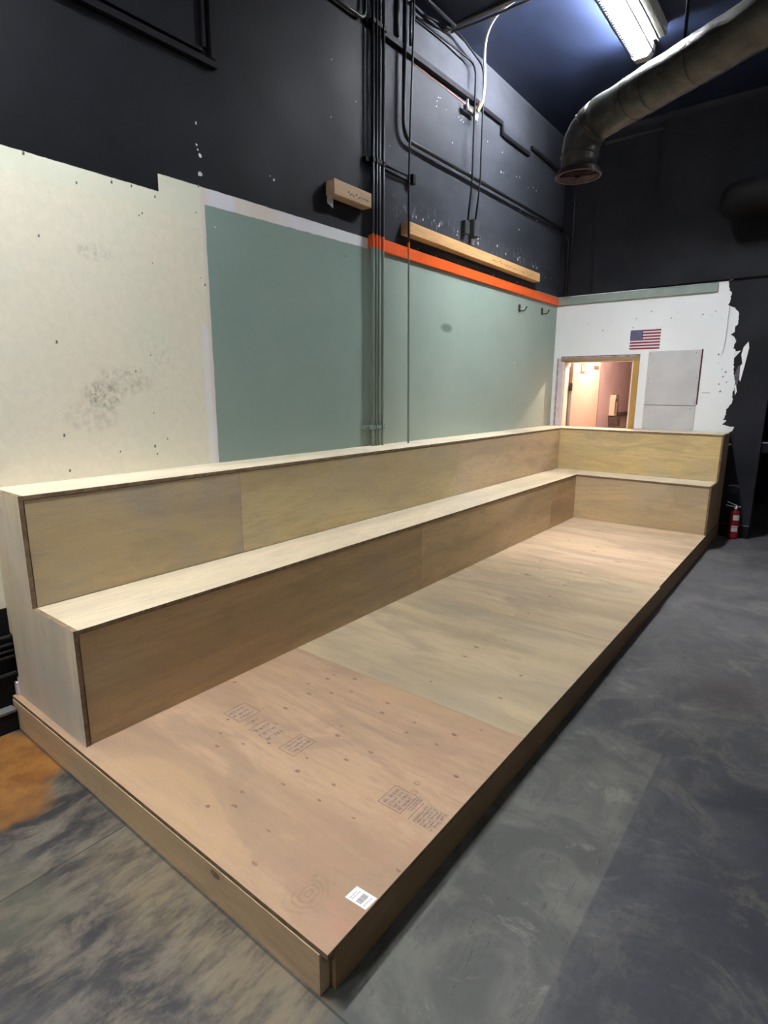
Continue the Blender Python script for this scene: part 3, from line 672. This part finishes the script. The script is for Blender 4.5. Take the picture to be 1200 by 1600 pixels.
# white product sticker
def sticker():
    t = thing('sticker', 'white barcode sticker on the deck near the front corner', 'sticker', (2.06, .158, ZD))
    P = [Vector((2.024, .182)), Vector((2.101, .186)), Vector((2.092, .139)), Vector((2.020, .131))]
    o_, u, v = Vector((2.0215, .1325)), Vector((.0745, .0045)), Vector((.003, .0505))
    bm = B(); prism(bm, [tuple(o_), tuple(o_+u), tuple(o_+u+v), tuple(o_+v)], 2, ZD+.0002, ZD+.0006); obj('paper', bm, MAT['sticker'], t)
    def cell(bm, a0, a1, b0, b1): prism(bm, [tuple(o_+u*a+v*b) for a, b in ((a0, b0), (a1, b0), (a1, b1), (a0, b1))], 2, ZD+.00062, ZD+.0008)
    bm = B(); a = .47
    b = .15
    while b < .82:
        w = random.uniform(.012, .04); cell(bm, .44, .70, b, b+w); b += w + random.uniform(.012, .03)
    obj('barcode', bm, MAT['print'], t)
    bm = B()
    for a0, n in ((.14, .5), (.24, .65), (.80, .7)):
        b = .12
        while b < n+.15:
            w = random.uniform(.03, .09); cell(bm, a0, a0+.06, b, b+w); b += w+.025
    obj('small_print', bm, MAT['dull'], t)['kind'] = 'stuff'
sticker()
# ------------------------------------------------------------------ tiered bench
X1, X2 = .706, .320; Z1, Z2 = .671, 1.171; Y1, Y2 = 5.642, 6.046; T = .018
ben = thing('tiered_bench', 'L-shaped two-step plywood bench along the long and far walls', 'bench', (.35, 3.2, ZD))
def R(i, c=PLY_RISER, ax='y', **k): return ply('bench plywood %d' % i, c, axis=ax, seed=30+i, **k)
# near end panel, stepped, notched round the low pipes at its back edge
bm = B(); prism(bm, [(.001, ZD+.0008), (X1-.001, ZD+.0008), (X1-.001, Z1), (X2, Z1), (X2-.001, Z2), (.001, Z2), (.001, .475), (.030, .47), (.034, .255), (.010, .25), (.010, .20)][::-1], 1, 0, T)
ply_edges(obj('end_panel', bm, R(0, (.78, .64, .44), 'z', gray=.45, fig=1.15), ben))
# far end panel facing the open floor
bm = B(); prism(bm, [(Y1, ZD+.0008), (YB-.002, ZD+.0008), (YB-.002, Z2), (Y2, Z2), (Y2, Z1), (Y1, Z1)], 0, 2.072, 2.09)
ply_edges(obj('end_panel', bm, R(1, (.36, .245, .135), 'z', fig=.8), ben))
def riser(x, y0, y1, z0, z1, i, c=PLY_RISER, **k):
    o = obj('riser_panel', bx(x-T, x, y0, y1, z0, z1, bev=.0006), R(i, c, 'y', **k), ben); ply_edges(o); return o
# lower front
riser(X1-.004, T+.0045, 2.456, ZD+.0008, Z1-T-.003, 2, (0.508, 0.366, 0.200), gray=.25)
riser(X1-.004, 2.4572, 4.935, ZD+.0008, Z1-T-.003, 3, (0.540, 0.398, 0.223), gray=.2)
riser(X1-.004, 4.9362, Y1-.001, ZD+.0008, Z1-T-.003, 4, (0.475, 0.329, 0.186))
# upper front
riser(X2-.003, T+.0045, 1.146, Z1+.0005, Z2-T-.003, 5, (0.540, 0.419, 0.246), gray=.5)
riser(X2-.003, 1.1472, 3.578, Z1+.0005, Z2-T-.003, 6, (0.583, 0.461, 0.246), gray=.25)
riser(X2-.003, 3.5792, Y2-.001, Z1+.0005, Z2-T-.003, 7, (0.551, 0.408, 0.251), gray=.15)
# far return: risers face the camera side
def friser(y, x0, x1, z0, z1, i, c): return ply_edges(obj('riser_panel', bx(x0, x1, y, y+T, z0, z1, bev=.0006), R(i, c, 'x', gray=.2, fig=1.4), ben))
friser(Y1+.003, X1-.003, 2.0715, ZD+.0008, Z1-T-.003, 8, (0.594, 0.451, 0.265))
friser(Y2+.003, X2-.002, 2.0715, Z1+.0005, Z2-T-.003, 9, (0.648, 0.482, 0.228))
# treads
def tread(x0, x1, y0, y1, z, i, c=PLY_TREAD, ax='y', nm='tread_panel'):
    return ply_edges(obj(nm, bx(x0, x1, y0, y1, z-T, z, bev=.0006), R(i, c, ax, fig=.7, gray=.2), ben))
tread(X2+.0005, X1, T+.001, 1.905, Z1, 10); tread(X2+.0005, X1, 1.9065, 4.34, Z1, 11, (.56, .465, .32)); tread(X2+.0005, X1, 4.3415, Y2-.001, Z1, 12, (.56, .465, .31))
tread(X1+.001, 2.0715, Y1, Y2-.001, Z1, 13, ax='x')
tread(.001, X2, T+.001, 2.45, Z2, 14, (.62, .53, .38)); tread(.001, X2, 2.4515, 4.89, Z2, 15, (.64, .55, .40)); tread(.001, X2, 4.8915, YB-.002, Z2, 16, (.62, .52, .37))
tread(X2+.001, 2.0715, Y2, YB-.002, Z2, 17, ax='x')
for yy in (1.2, 2.45, 3.6, 4.9): obj('rib_panel', (lambda b: (prism(b, [(.05, ZD+.001), (X1-.024, ZD+.001), (X1-.024, Z1-T-.002), (X2-.024, Z1-T-.002), (X2-.024, Z2-T-.002), (.05, Z2-T-.002)], 1, yy-.009, yy+.009), b)[1])(B()), R(18), ben)
# ------------------------------------------------------------------ timbers on the long wall
t = thing('timber_board', 'long pale pine stud fixed level above the orange trim', 'board', (.05, 4.4, 2.85))
obj('stud', bx(.0015, .088, 3.108, 5.705, 2.850, 2.940, bev=.002), MAT['pine'], t)
bm = B()
for k in range(22):
    yy = 4.55 + k*.045 + random.uniform(-.01, .01); zz = 2.897+random.uniform(-.012, .012)
    box(bm, .0878, .0886, yy, yy+random.uniform(.006, .028), zz-random.uniform(.002, .012), zz+.003)
obj('pencil_scrawl', bm, MAT['knot'], t)['kind'] = 'stuff'
bm = B()
for zz in (2.865, 2.88, 2.895, 2.91, 2.925): box(bm, .0878, .0886, 3.122, 3.128, zz, zz+.006)
obj('nail_holes', bm, MAT['knot'], t)['kind'] = 'stuff'
t = thing('timber_block', 'short weathered timber block left of the conduit bundle', 'block', (.05, 2.4, 2.92))
obj('block', bx(.0015, .088, 2.235, 2.629, 2.925, 3.022, bev=.002), MAT['oldpine'], t)
obj('end_cleat', bx(.0885, .0915, 2.225, 2.262, 2.924, 3.021), MAT['oldpine'], t)
bm = B(); prism(bm, [(2.205, 2.870), (2.262, 2.848), (2.262, 2.9245), (2.225, 2.9245), (2.205, 2.90)], 0, .040, .044)
obj('metal_bracket', bm, MAT['zinc'], t)
bm = B()
for k in range(14):
    yy = 2.37 + k*.017; zz = 2.965+random.uniform(-.01, .01); box(bm, .0878, .0886, yy, yy+random.uniform(.004, .013), zz-.007, zz+.004)
obj('scrawl', bm, MAT['dark'], t)
# ------------------------------------------------------------------ conduits
def conduit(label, pts, r=.0115, group=None, mat=None, seg=10, rnd=.07, name='conduit', couplings=(), cat='conduit'):
    bm = B(); tube(bm, smooth_path(pts, rnd), r, seg)
    for (a, b) in couplings: tube(bm, [a, b], r*1.35, seg)
    return tag(obj(name, bm, mat or MAT['pipe']), label, cat, group)
bun = 'conduit bundle on the long wall'
xs = .050
conduit('first conduit of the wall bundle, next to the timber block', [(xs, 2.69, Z2+.001), (xs, 2.69, H-.09)], .0125, bun)
conduit('second conduit of the bundle, between first and third', [(xs, 2.733, Z2+.001), (xs, 2.733, H-.09)], .0115, bun)
conduit('third conduit of the bundle, next to the wide gap', [(xs, 2.766, Z2+.001), (xs, 2.766, H-.09)], .0105, bun)
conduit('fourth, rightmost conduit of the wall bundle', [(xs, 2.812, Z2+.001), (xs, 2.812, H-.09)], .0125, bun)
conduit('black conduit coming level along the upper wall and turning up at the bundle', [(.035, 1.95, 4.12), (.035, 2.62, 4.135), (.035, 2.64, H-.09)], .013, rnd=.06)
conduit('black conduit that sweeps down and turns level toward the far corner', [(.045, 3.075, H-.09), (.045, 3.075, 3.535), (.045, 3.35, 3.54), (.045, 6.39, 3.565)], .0165, rnd=.22)
conduit('thick black conduit end above the sweeping one', [(.02, 3.02, H-.09), (.02, 3.02, 4.21)], .013)
conduit('thin single conduit right of the bundle, down to the bench top', [(.110, 3.10, H-.06), (.110, 3.10, 4.3), (.110, 3.062, 3.3), (.110, 3.100, Z2+.001)], .0085, rnd=.3)
conduit('short black conduit beside the thin single one near the ceiling', [(.03, 3.175, H-.09), (.03, 3.175, 4.21)], .012)
# level strut with two rods and its clamps
def strut(label, z, y0, y1, x=.05, cl=()):
    t = thing('pipe_strut', label, 'pipe bracket', (x, (y0+y1)/2, z))
    obj('channel', bx(.0015, .035, y0, y1, z-.020, z+.012), MAT['blkt'] if z > 2.8 else MAT['pipe'], t)
    for yy in cl:
        bm = B(); box(bm, .0355, .068, yy-.0165, yy-.0138, z-.018, z+.018); box(bm, .0355, .068, yy+.0138, yy+.0165, z-.018, z+.018); box(bm, .0645, .068, yy-.0165, yy+.0165, z-.014, z+.014)
        obj('clamp', bm, MAT['blkt'] if z > 2.8 else MAT['pipe'], t)
    return t
strut('upper black strut holding the bundle and the thin conduit', 3.275, 2.63, 2.845, cl=(2.690, 2.733, 2.766, 2.812))
t = thing('threaded_rod', 'pair of black rods from the bundle to the thin conduit', 'rod', (.03, 2.99, 3.28))
obj('upper_rod', (lambda b: (tube(b, [(.025, 2.846, 3.29), (.025, 3.195, 3.30)], .008, 8), b)[1])(B()), MAT['blkt'], t)
obj('lower_rod', (lambda b: (tube(b, [(.025, 2.846, 3.258), (.025, 3.195, 3.268)], .008, 8), b)[1])(B()), MAT['blkt'], t)
obj('end_clamp', bx(.012, .060, 3.196, 3.232, 3.245, 3.315), MAT['blkt'], t)
strut('top black strut crossing the conduit bundle near the ceiling', 4.155, 2.64, 2.845, cl=(2.690, 2.733, 2.766, 2.812))
strut('green painted strut holding the bundle just above the bench', 1.325, 2.62, 2.86, cl=(2.690, 2.733, 2.766, 2.812))
# stepped black strip along the upper wall
bm = B()
def strip(y0, z0, y1, z1, w=.018, d=.030):
    hexa(bm, [(.001, y0, z0-w), (.001, y0, z0+w), (.001, y1, z1-w), (.001, y1, z1+w), (d, y0, z0-w), (d, y0, z0+w), (d, y1, z1-w), (d, y1, z1+w)])
strip(2.83, 4.150, 4.24, 4.187, .020, .045); strip(4.30, 4.19, 4.76, 4.192); box(bm, .001, .030, 4.74, 4.775, 4.09, 4.173); strip(4.776, 4.102, 5.40, 4.104)
strip(5.46, 4.190, L-.03, 4.165)
tag(obj('wall_strip', bm, MAT['blkt']), 'stepped black strip running along the upper wall to the corner', 'strip')
bm = B(); [box(bm, .001, .004, 3.25+k*.04, 3.292+k*.04, 4.122+.006*mnoise.noise(Vector((k*.8, 0, 0))), 4.133) for k in range(20)]
obj('broken_edge', bm, MAT['rust'], wl)
# thin drops to the two boxes, their ceiling run
drops = 'thin drops to the junction boxes'
conduit('left thin black drop to the first junction box', [(.025, 3.25, 4.43), (.03, 3.70, 4.45), (.065, 4.12, 4.44), (.075, 4.105, 4.15), (.080, 4.095, 3.5), (.055, 4.083, 3.165)], .0085, drops, MAT['blkt'], 8, .10, 'electric_drop')
conduit('right thin black drop to the second junction box', [(.065, 3.30, 4.455), (.075, 3.80, 4.545), (.070, 4.26, 4.47), (.075, 4.255, 4.15), (.080, 4.245, 3.5), (.050, 4.232, 3.20)], .0085, drops, MAT['blkt'], 8, .10, 'electric_drop')
conduit('black conduit along the wall and ceiling edge over the thin drops', [(.14, 2.9, 4.50), (.14, 3.64, 4.50)], .013, None, MAT['blkt'], 8)
def jbox(label, y0, y1, z0, z1, d):
    t = thing('junction_box', label, 'junction box', (.03, (y0+y1)/2, z0))
    obj('body', bx(.0015, d, y0, y1, z0, z1, bev=.003), MAT['box'], t)
    obj('cover', bx(d+.0003, d+.004, y0+.004, y1-.004, z0+.004, z1-.004), MAT['box'], t)
jbox('smaller grey junction box at the end of the left drop', 4.05, 4.13, 3.05, 3.162, .05)
jbox('larger grey junction box at the end of the right drop', 4.19, 4.29, 3.05, 3.197, .065)
tag(obj('plaster_stub', bx(.0015, .012, 4.245, 4.29, 2.99, 3.045), MAT['chip']), 'torn white plaster stub below the larger junction box', 'plaster')
# pipe clamp and white cable
t = thing('ceiling_clamp', 'worn metal clamp where the white cable meets the wall', 'clamp', (.05, 4.1, 4.07))
obj('bar', bx(.031, .062, 3.98, 4.19, 4.050, 4.085), plain('worn clamp', (.16, .15, .13), .4, .5, .5, 40), t)
bm = B(); tube(bm, [(.07, 3.985, 4.03), (.07, 3.985, 4.12)], .013, 8); obj('bolt', bm, MAT['zinc'], t)
bm = B(); tube(bm, [(.07, 4.165, 4.09), (.08, 4.20, 4.16)], .016, 8); obj('connector', bm, MAT['brass'], t)
bm = B(); tube(bm, [(.07, 4.14, 4.00), (.07, 4.155, 4.049)], .016, 8); obj('plug', bm, MAT['cable'], t)
bm = B()
pts = [(.075, 4.165, 4.085), (.10, 4.20, 4.17), (.13, 4.17, 4.27), (.14, 4.15, 4.38), (.17, 4.08, 4.46), (.27, 3.93, 4.515), (.41, 3.80, 4.54), (.55, 3.745, 4.555), (.74, 3.725, 4.565), (1.05, 3.735, 4.57)]
def catmull(P, n=8):
    P = [Vector(p) for p in P]; P = [P[0]] + P + [P[-1]]; out = []
    for i in range(1, len(P)-2):
        for k in range(n):
            t_ = k/n; a, b, c, d = P[i-1:i+3]
            out.append(.5*((2*b) + (c-a)*t_ + (2*a-5*b+4*c-d)*t_*t_ + (3*b-a-3*c+d)*t_**3))
    out.append(P[-2]); return out
tube(bm, catmull(pts), .0115, 8); tag(obj('white_cable', bm, MAT['cable']), 'white flexible cable curving from the ceiling to the wall clamp', 'cable')
bm = B(); tube(bm, catmull([(.05, 3.715, 4.52), (.3, 3.735, 4.52), (.72, 3.735, 4.52), (1.3, 3.735, 4.52)]), .010, 8)
tag(obj('ceiling_conduit', bm, plain('dusty conduit', (.06, .052, .038), .5)), 'dusty brown conduit running along the ceiling beam', 'conduit')
# corner conduits
conduit('tall black conduit in the far corner, down to the green trim', [(.150, L-.045, H-.02), (.150, L-.045, 2.79)], .013, seg=8)
conduit('short black conduit in the far corner under the level one', [(.085, L-.065, 3.50), (.110, L-.055, 3.40), (.118, L-.06, 2.79)], .010, seg=8)
t = tag(obj('conduit_elbow', bx(.025, .075, L-.109, L-.070, 3.53, 3.60, bev=.006), MAT['blkt']), 'black elbow fitting where the level conduit reaches the far corner', 'fitting')
# black frame moulding at the top of the near wall
t = thing('wall_moulding', 'black L-shaped moulding high on the near part of the wall', 'moulding', (.02, 1.0, 3.35))
def mould(bm, a, b, w, d, x=.001):
    (y0, z0), (y1, z1) = a, b
    if abs(y1-y0) > abs(z1-z0): hexa(bm, [(x, y0, z0-w), (x, y0, z0+w), (x, y1, z1-w), (x, y1, z1+w), (d, y0, z0-w), (d, y0, z0+w), (d, y1, z1-w), (d, y1, z1+w)])
    else: hexa(bm, [(x, y0-w, z0), (x, y0-w, z1), (x, y0+w, z0), (x, y0+w, z1), (d, y0-w, z0), (d, y0-w, z1), (d, y0+w, z0), (d, y0+w, z1)])
bm = B(); mould(bm, (-1.5, 3.325), (1.355, 3.365), .016, .030); obj('bottom_rail', bm, MAT['blkt'], t)
bm = B(); mould(bm, (-1.5, 3.375), (1.27, 3.413), .009, .018); obj('inner_bead', bm, MAT['blkt'], t)
bm = B(); mould(bm, (1.332, 3.387), (1.332, H-.09), .014, .030); obj('side_rail', bm, MAT['blkt'], t)
bm = B(); mould(bm, (1.285, 3.43), (1.285, H-.09), .010, .018); obj('side_bead', bm, MAT['blkt'], t)
# coat hooks
def hook(label, y, z):
    t = thing('coat_hook', label, 'hook', (.02, y, z), 'coat hooks under the orange trim')
    obj('plate', bx(.0015, .008, y-.020, y+.020, z-.015, z+.060), MAT['black'], t)
    bm = B(); tube(bm, catmull([(.008, y, z-.005), (.035, y, z-.008), (.068, y, z-.005), (.088, y, z+.025)], 5), .006, 8); tube(bm, [(.088, y, z+.022), (.089, y, z+.034)], .009, 8)
    obj('prong', bm, MAT['black'], t)
hook('black coat hook further from the corner', 5.385, 2.512)
hook('black coat hook close to the far corner', 6.02, 2.545)
# low conduits by the near end of the bench
lows = 'stacked conduits low on the wall'
for nm, z, r in (('topmost', .462, .0105), ('second', .424, .0105), ('third', .392, .0095), ('fourth', .362, .0095), ('lowest', .276, .0095)):
    conduit('%s low black conduit on the wall beside the bench end' % nm, [(.018, -1.6, z), (.018, -.002, z)], r, lows, plain('glossy black pipe', (.035, .034, .034), .25), 8, name='low_conduit')
bm = B(); prism(bm, [(-1.8, .0), (-.032, .0), (-.032, .098), (-1.8, .098)], 0, .0015, .055)
o = tag(obj('skirting_block', bm, MAT['blkt']), 'black skirting block at the floor beside the bench end', 'skirting')
obj('skirting_top', bx(.0015, .060, -1.8, -.036, .0985, .110), plain('grey skirting top', (.13, .125, .12), .6), o)  # paler grey top on the black skirting block
tag(obj('plastic_wedge', bx(.004, .030, -.012, -.001, .158, .225), MAT['casing']), 'small white wedge behind the near end of the bench', 'wedge')
# ------------------------------------------------------------------ fire extinguisher and handle
ex = thing('fire_extinguisher', 'red fire extinguisher standing on the floor beside the platform', 'fire extinguisher', (2.245, 6.43, 0))
c = (2.245, 6.425, 0)
bm = B(); lathe(bm, [(.050, .001), (.056, .006), (.056, .03), (.053, .032), (.053, .27), (.050, .295), (.038, .315), (.018, .325), (.016, .335)], c); obj('cylinder', bm, MAT['red'], ex)
bm = B(); lathe(bm, [(.020, .3355), (.020, .345), (.014, .346), (.014, .365), (.009, .368)], c, 16); obj('valve', bm, MAT['silver'], ex)
d = Vector((-.86, -.5, 0)).normalized()
def bar(bm, p, q, w, h):
    p, q = Vector(p), Vector(q); s_ = (q-p).cross(Vector((0, 0, 1))).normalized()*w; u_ = Vector((0, 0, h))
    hexa(bm, [p-s_-u_, p-s_+u_, p+s_-u_, p+s_+u_, q-s_-u_, q-s_+u_, q+s_-u_, q+s_+u_])
C0 = Vector(c)
bm = B(); bar(bm, C0+d*-.012+Vector((0, 0, .372)), C0+d*.095+Vector((0, 0, .418)), .010, .006); obj('squeeze_lever', bm, MAT['silver'], ex)
bm = B(); bar(bm, C0+d*.0+Vector((0, 0, .358)), C0+d*.105+Vector((0, 0, .378)), .010, .006); obj('carry_handle', bm, MAT['silver'], ex)
bm = B(); bar(bm, C0-d*.012+Vector((0, 0, .358)), C0-d*.050+Vector((0, 0, .362)), .006, .005); obj('nozzle', bm, MAT['silver'], ex)
def curved_label(z0, z1, a0, a1, mat, nm, r=.0538):
    bm = B(); n = 8; vs2 = []
    for k in range(n+1):
        a = a0+(a1-a0)*k/n
        vs2.append([bm.verts.new((c[0]+rr*math.cos(a), c[1]+rr*math.sin(a), zz)) for rr in (r, r+.0008) for zz in (z0, z1)])
    for k in range(n):
        A, Bq = vs2[k], vs2[k+1]
        for i, j in ((0, 1), (1, 3), (3, 2), (2, 0)): bm.faces.new((A[i], Bq[i], Bq[j], A[j]))
    bm.faces.new(vs2[0][i] for i in (0, 1, 3, 2)); bm.faces.new(vs2[-1][i] for i in (0, 2, 3, 1))
    obj(nm, bm, mat, ex)
cam_a = math.atan2(-.8977-c[1], 2.9637-c[0])
curved_label(.215, .272, cam_a-.25, cam_a+1.0, MAT['label'], 'upper_label')
curved_label(.085, .150, cam_a-.35, cam_a+.85, MAT['label'], 'lower_label')
curved_label(.128, .136, cam_a-.34, cam_a+.84, MAT['print'], 'label_band', .0548)
h = thing('pull_handle', 'small dark grip handle on the black wall above the extinguisher', 'handle', (2.2, L, .56))
bm = B(); tube(bm, smooth_path([(2.147, L-.008, .572), (2.152, L-.035, .592), (2.232, L-.035, .592), (2.242, L-.008, .566)], .02), .0065, 8); obj('grip', bm, plain('worn steel', (.42, .41, .40), .35, .6), h)
bm = B(); prism(bm, [(2.15, .575), (2.24, .575), (2.24, .52), (2.22, .50), (2.17, .50), (2.15, .52)], 1, L-.008, L-.001); obj('cup', bm, MAT['black'], h)
# ------------------------------------------------------------------ ducts
dk = thing('air_duct', 'large dark foil duct with round ceiling diffuser end', 'duct', (1.9, 3.4, 3.5))
CAMP = Vector((2.9637, -.8977, 1.6096)); KD = .80      # measured duct scaled to a ten inch pipe
def dd(p): return CAMP + (Vector(p)-CAMP)*KD
path = [dd(p) for p in [(.80, 4.80, 3.60), (.800, 4.80, 3.70), (.803, 4.80, 3.78), (.815, 4.797, 3.85), (.85, 4.79, 3.915), (.91, 4.775, 3.965), (.99, 4.742, 3.99)]]
bm = B(); tube(bm, path, .13, 40, jitter=.05, rs=[.122, .128, .133, .136, .136, .135, .134])
for k, (i0, f0) in enumerate(((1, .5), (3, .2), (4, .6))):
    p_ = path[i0].lerp(path[i0+1], f0); d_ = (path[i0+1]-path[i0]).normalized(); tube(bm, [p_-d_*.004, p_, p_+d_*.004], .1, 40, cap=False, jitter=.04, rs=[.134, .1405, .134])
obj('elbow', bm, MAT['foil'], dk)
bm = B(); n = 60; a, b = dd((1.0, 4.738, 3.992)), dd((3.9, 3.08, 4.0))
pp = [a+(b-a)*k/n for k in range(n+1)]; tube(bm, pp, .133, 40, jitter=.03, rs=[.133+.002*math.sin(k*1.3) + (.0035 if k % 9 == 0 else 0) for k in range(n+1)]); obj('straight_run', bm, MAT['foil'], dk)
cD = dd((.80, 4.80, 3.568)); z0 = cD.z
bm = B(); disc_ring(bm, cD, .150, .166, z0, z0+.012); disc_ring(bm, cD, .128, .150, z0+.013, z0+.040); obj('diffuser_rim', bm, MAT['red_rim'], dk)
for r in (.136, .119, .102, .085, .068, .051, .034):
    bm = B(); seg = 40; RR = []; zl = z0 + .004 - (.150-r)*.05
    for k in range(seg):
        t_ = 2*math.pi*k/seg; RR.append([bm.verts.new((cD[0]+rr*math.cos(t_), cD[1]+rr*math.sin(t_), zz)) for rr, zz in ((r-.006, zl+.010), (r+.0035, zl-.003), (r+.006, zl-.003), (r-.003, zl+.010))])
    for k in range(seg):
        A, Bq = RR[k], RR[(k+1) % seg]
        for j in range(4): bm.faces.new((A[j], Bq[j], Bq[(j+1) % 4], A[(j+1) % 4]))
    obj('diffuser_vane', bm, MAT['vane'], dk)
bm = B(); lathe(bm, [(.149, z0+.0125), (.149, z0+.0129)], (cD[0], cD[1], 0)); obj('throat', bm, MAT['deep'], dk)
for k in range(9):
    p_ = a + (b-a)*(.05+k*.062) if k < 9 else a
    bm = B(); d_ = ((b-a).normalized() + Vector((0, 0, .12 if k % 2 else -.05))).normalized()
    tube(bm, [p_-d_*.0035, p_+d_*.0035], .1375, 40, cap=False, rs=[.1385, .1385]); obj('seam_band', bm, MAT['slot'], dk) if k in (1, 2, 4) else bm.free()
hr = dd((1.72, 4.34, 4.17))
tag(obj('hanger_rod', (lambda b: (tube(b, [(hr.x, hr.y, hr.z-.03), (hr.x, hr.y, H-.001 if hr.y > 3.7 else H-.056)], .010, 8), b)[1])(B()), MAT['blkt']), 'black hanger rod between the ceiling and the foil duct', 'rod')
d2 = thing('branch_duct', 'dark wrapped duct stub near the far black wall', 'duct', (2.7, 6.2, 3.5))
bm = B(); a, b = Vector((1.83, 6.22, 3.50)), Vector((4.4, 6.0, 3.52)); n = 40
tube(bm, [a+(b-a)*k/n for k in range(n+1)], .17, 32, jitter=.05, rs=[.150, .170]+[.175]*39); obj('wrapped_run', bm, MAT['foil2'], d2)
bm = B(); tube(bm, [(1.80, 6.222, 3.50), (1.829, 6.22, 3.50)], .14, 24, jitter=.12, rs=[.11, .148]); obj('crimped_end', bm, MAT['foil2'], d2)
# ------------------------------------------------------------------ ceiling fixtures
def fixture(x, y0, y1, k, label):
    H = 4.59 if y0 > 3.6 else 4.535
    t = thing('ceiling_light', label, 'light', (x, (y0+y1)/2, H), 'strip lights on the ceiling')
    obj('housing', bx(x-.050, x+.050, y0-.01, y1+.01, H-.060, H-.001, bev=.006), MAT['white_metal'], t)
    bm = B(); prism(bm, [(x-.036, H-.110), (x-.024, H-.135), (x+.024, H-.135), (x+.036, H-.110), (x+.030, H-.066), (x-.030, H-.066)], 1, y0+.01, y1-.09)
    obj('tube', bm, tube_mat(k), t)
    prof = [(x-.090, H-.070), (x-.090, H-.140), (x-.050, H-.180), (x+.050, H-.180), (x+.090, H-.140), (x+.090, H-.070)]
    inn = [(x-.074, H-.070), (x-.074, H-.133), (x-.043, H-.166), (x+.043, H-.166), (x+.074, H-.133), (x+.074, H-.070)]
    bm = B(); yy = y0
    while yy < y1-.085:
        for i in range(5):
            prism(bm, [prof[i], prof[i+1], inn[i+1], inn[i]], 1, yy, yy+.007)
        yy += .034
    capw = B(); capd = B()
    for q in range(7):
        prism(capw if q % 2 == 0 else capd, [(px*(1 if q % 2 == 0 else .97)+x*(0 if q % 2 == 0 else .03), pz+(0 if q % 2 == 0 else .003)) for px, pz in prof], 1, y1-.078+q*.0112, y1-.078+(q+1)*.0112-.0001)
    obj('end_cap', capw, MAT['white_metal'], t); obj('end_cap_slots', capd, MAT['slot'], t)['kind'] = 'stuff'
    bs = B(); yy = y0
    while yy < y1-.11:
        hexa(bs, [(x-.0915, yy+.009, H-.1415), (x-.0895, yy+.009, H-.1395), (x-.0915, yy+.031, H-.1415), (x-.0895, yy+.031, H-.1395), (x-.056, yy+.009, H-.1775), (x-.054, yy+.009, H-.1755), (x-.056, yy+.031, H-.1775), (x-.054, yy+.031, H-.1755)])
        box(bs, x-.053, x-.034, yy+.010, yy+.026, H-.1825, H-.1805)
        yy += .034
    o = obj('side_slots', bs, MAT['slot'], t); o['kind'] = 'stuff'
    for (px, pz) in ((x-.090, H-.140), (x+.090, H-.140), (x-.090, H-.072), (x+.090, H-.072)): box(bm, px-.004, px+.004, y0, y1, pz-.004, pz+.004)
    o = obj('louvre_ribs', bm, MAT['rib'], t); o['kind'] = 'stuff'
    obj('ballast_box', bx(x+.100, x+.21, y0-.05, y1-.12, H-.10, H-.001, bev=.012), MAT['housing'], t)
    bm = B(); tube(bm, [(x+.150, y0-.05, H-.112), (x+.150, y1-.12, H-.112)], .009, 8); obj('steel_tie', bm, MAT['zinc'], t)
LBL = ['bright louvred strip light on the navy ceiling above the foil duct', 'strip light on the ceiling over the near end of the platform',
       'unseen strip light added behind the viewer to brighten the front board', 'unseen fill strip light added over the far open floor', 'unseen fill strip light added over the near open floor']
for f, l in zip(FIXTURES, LBL): fixture(*f, l)
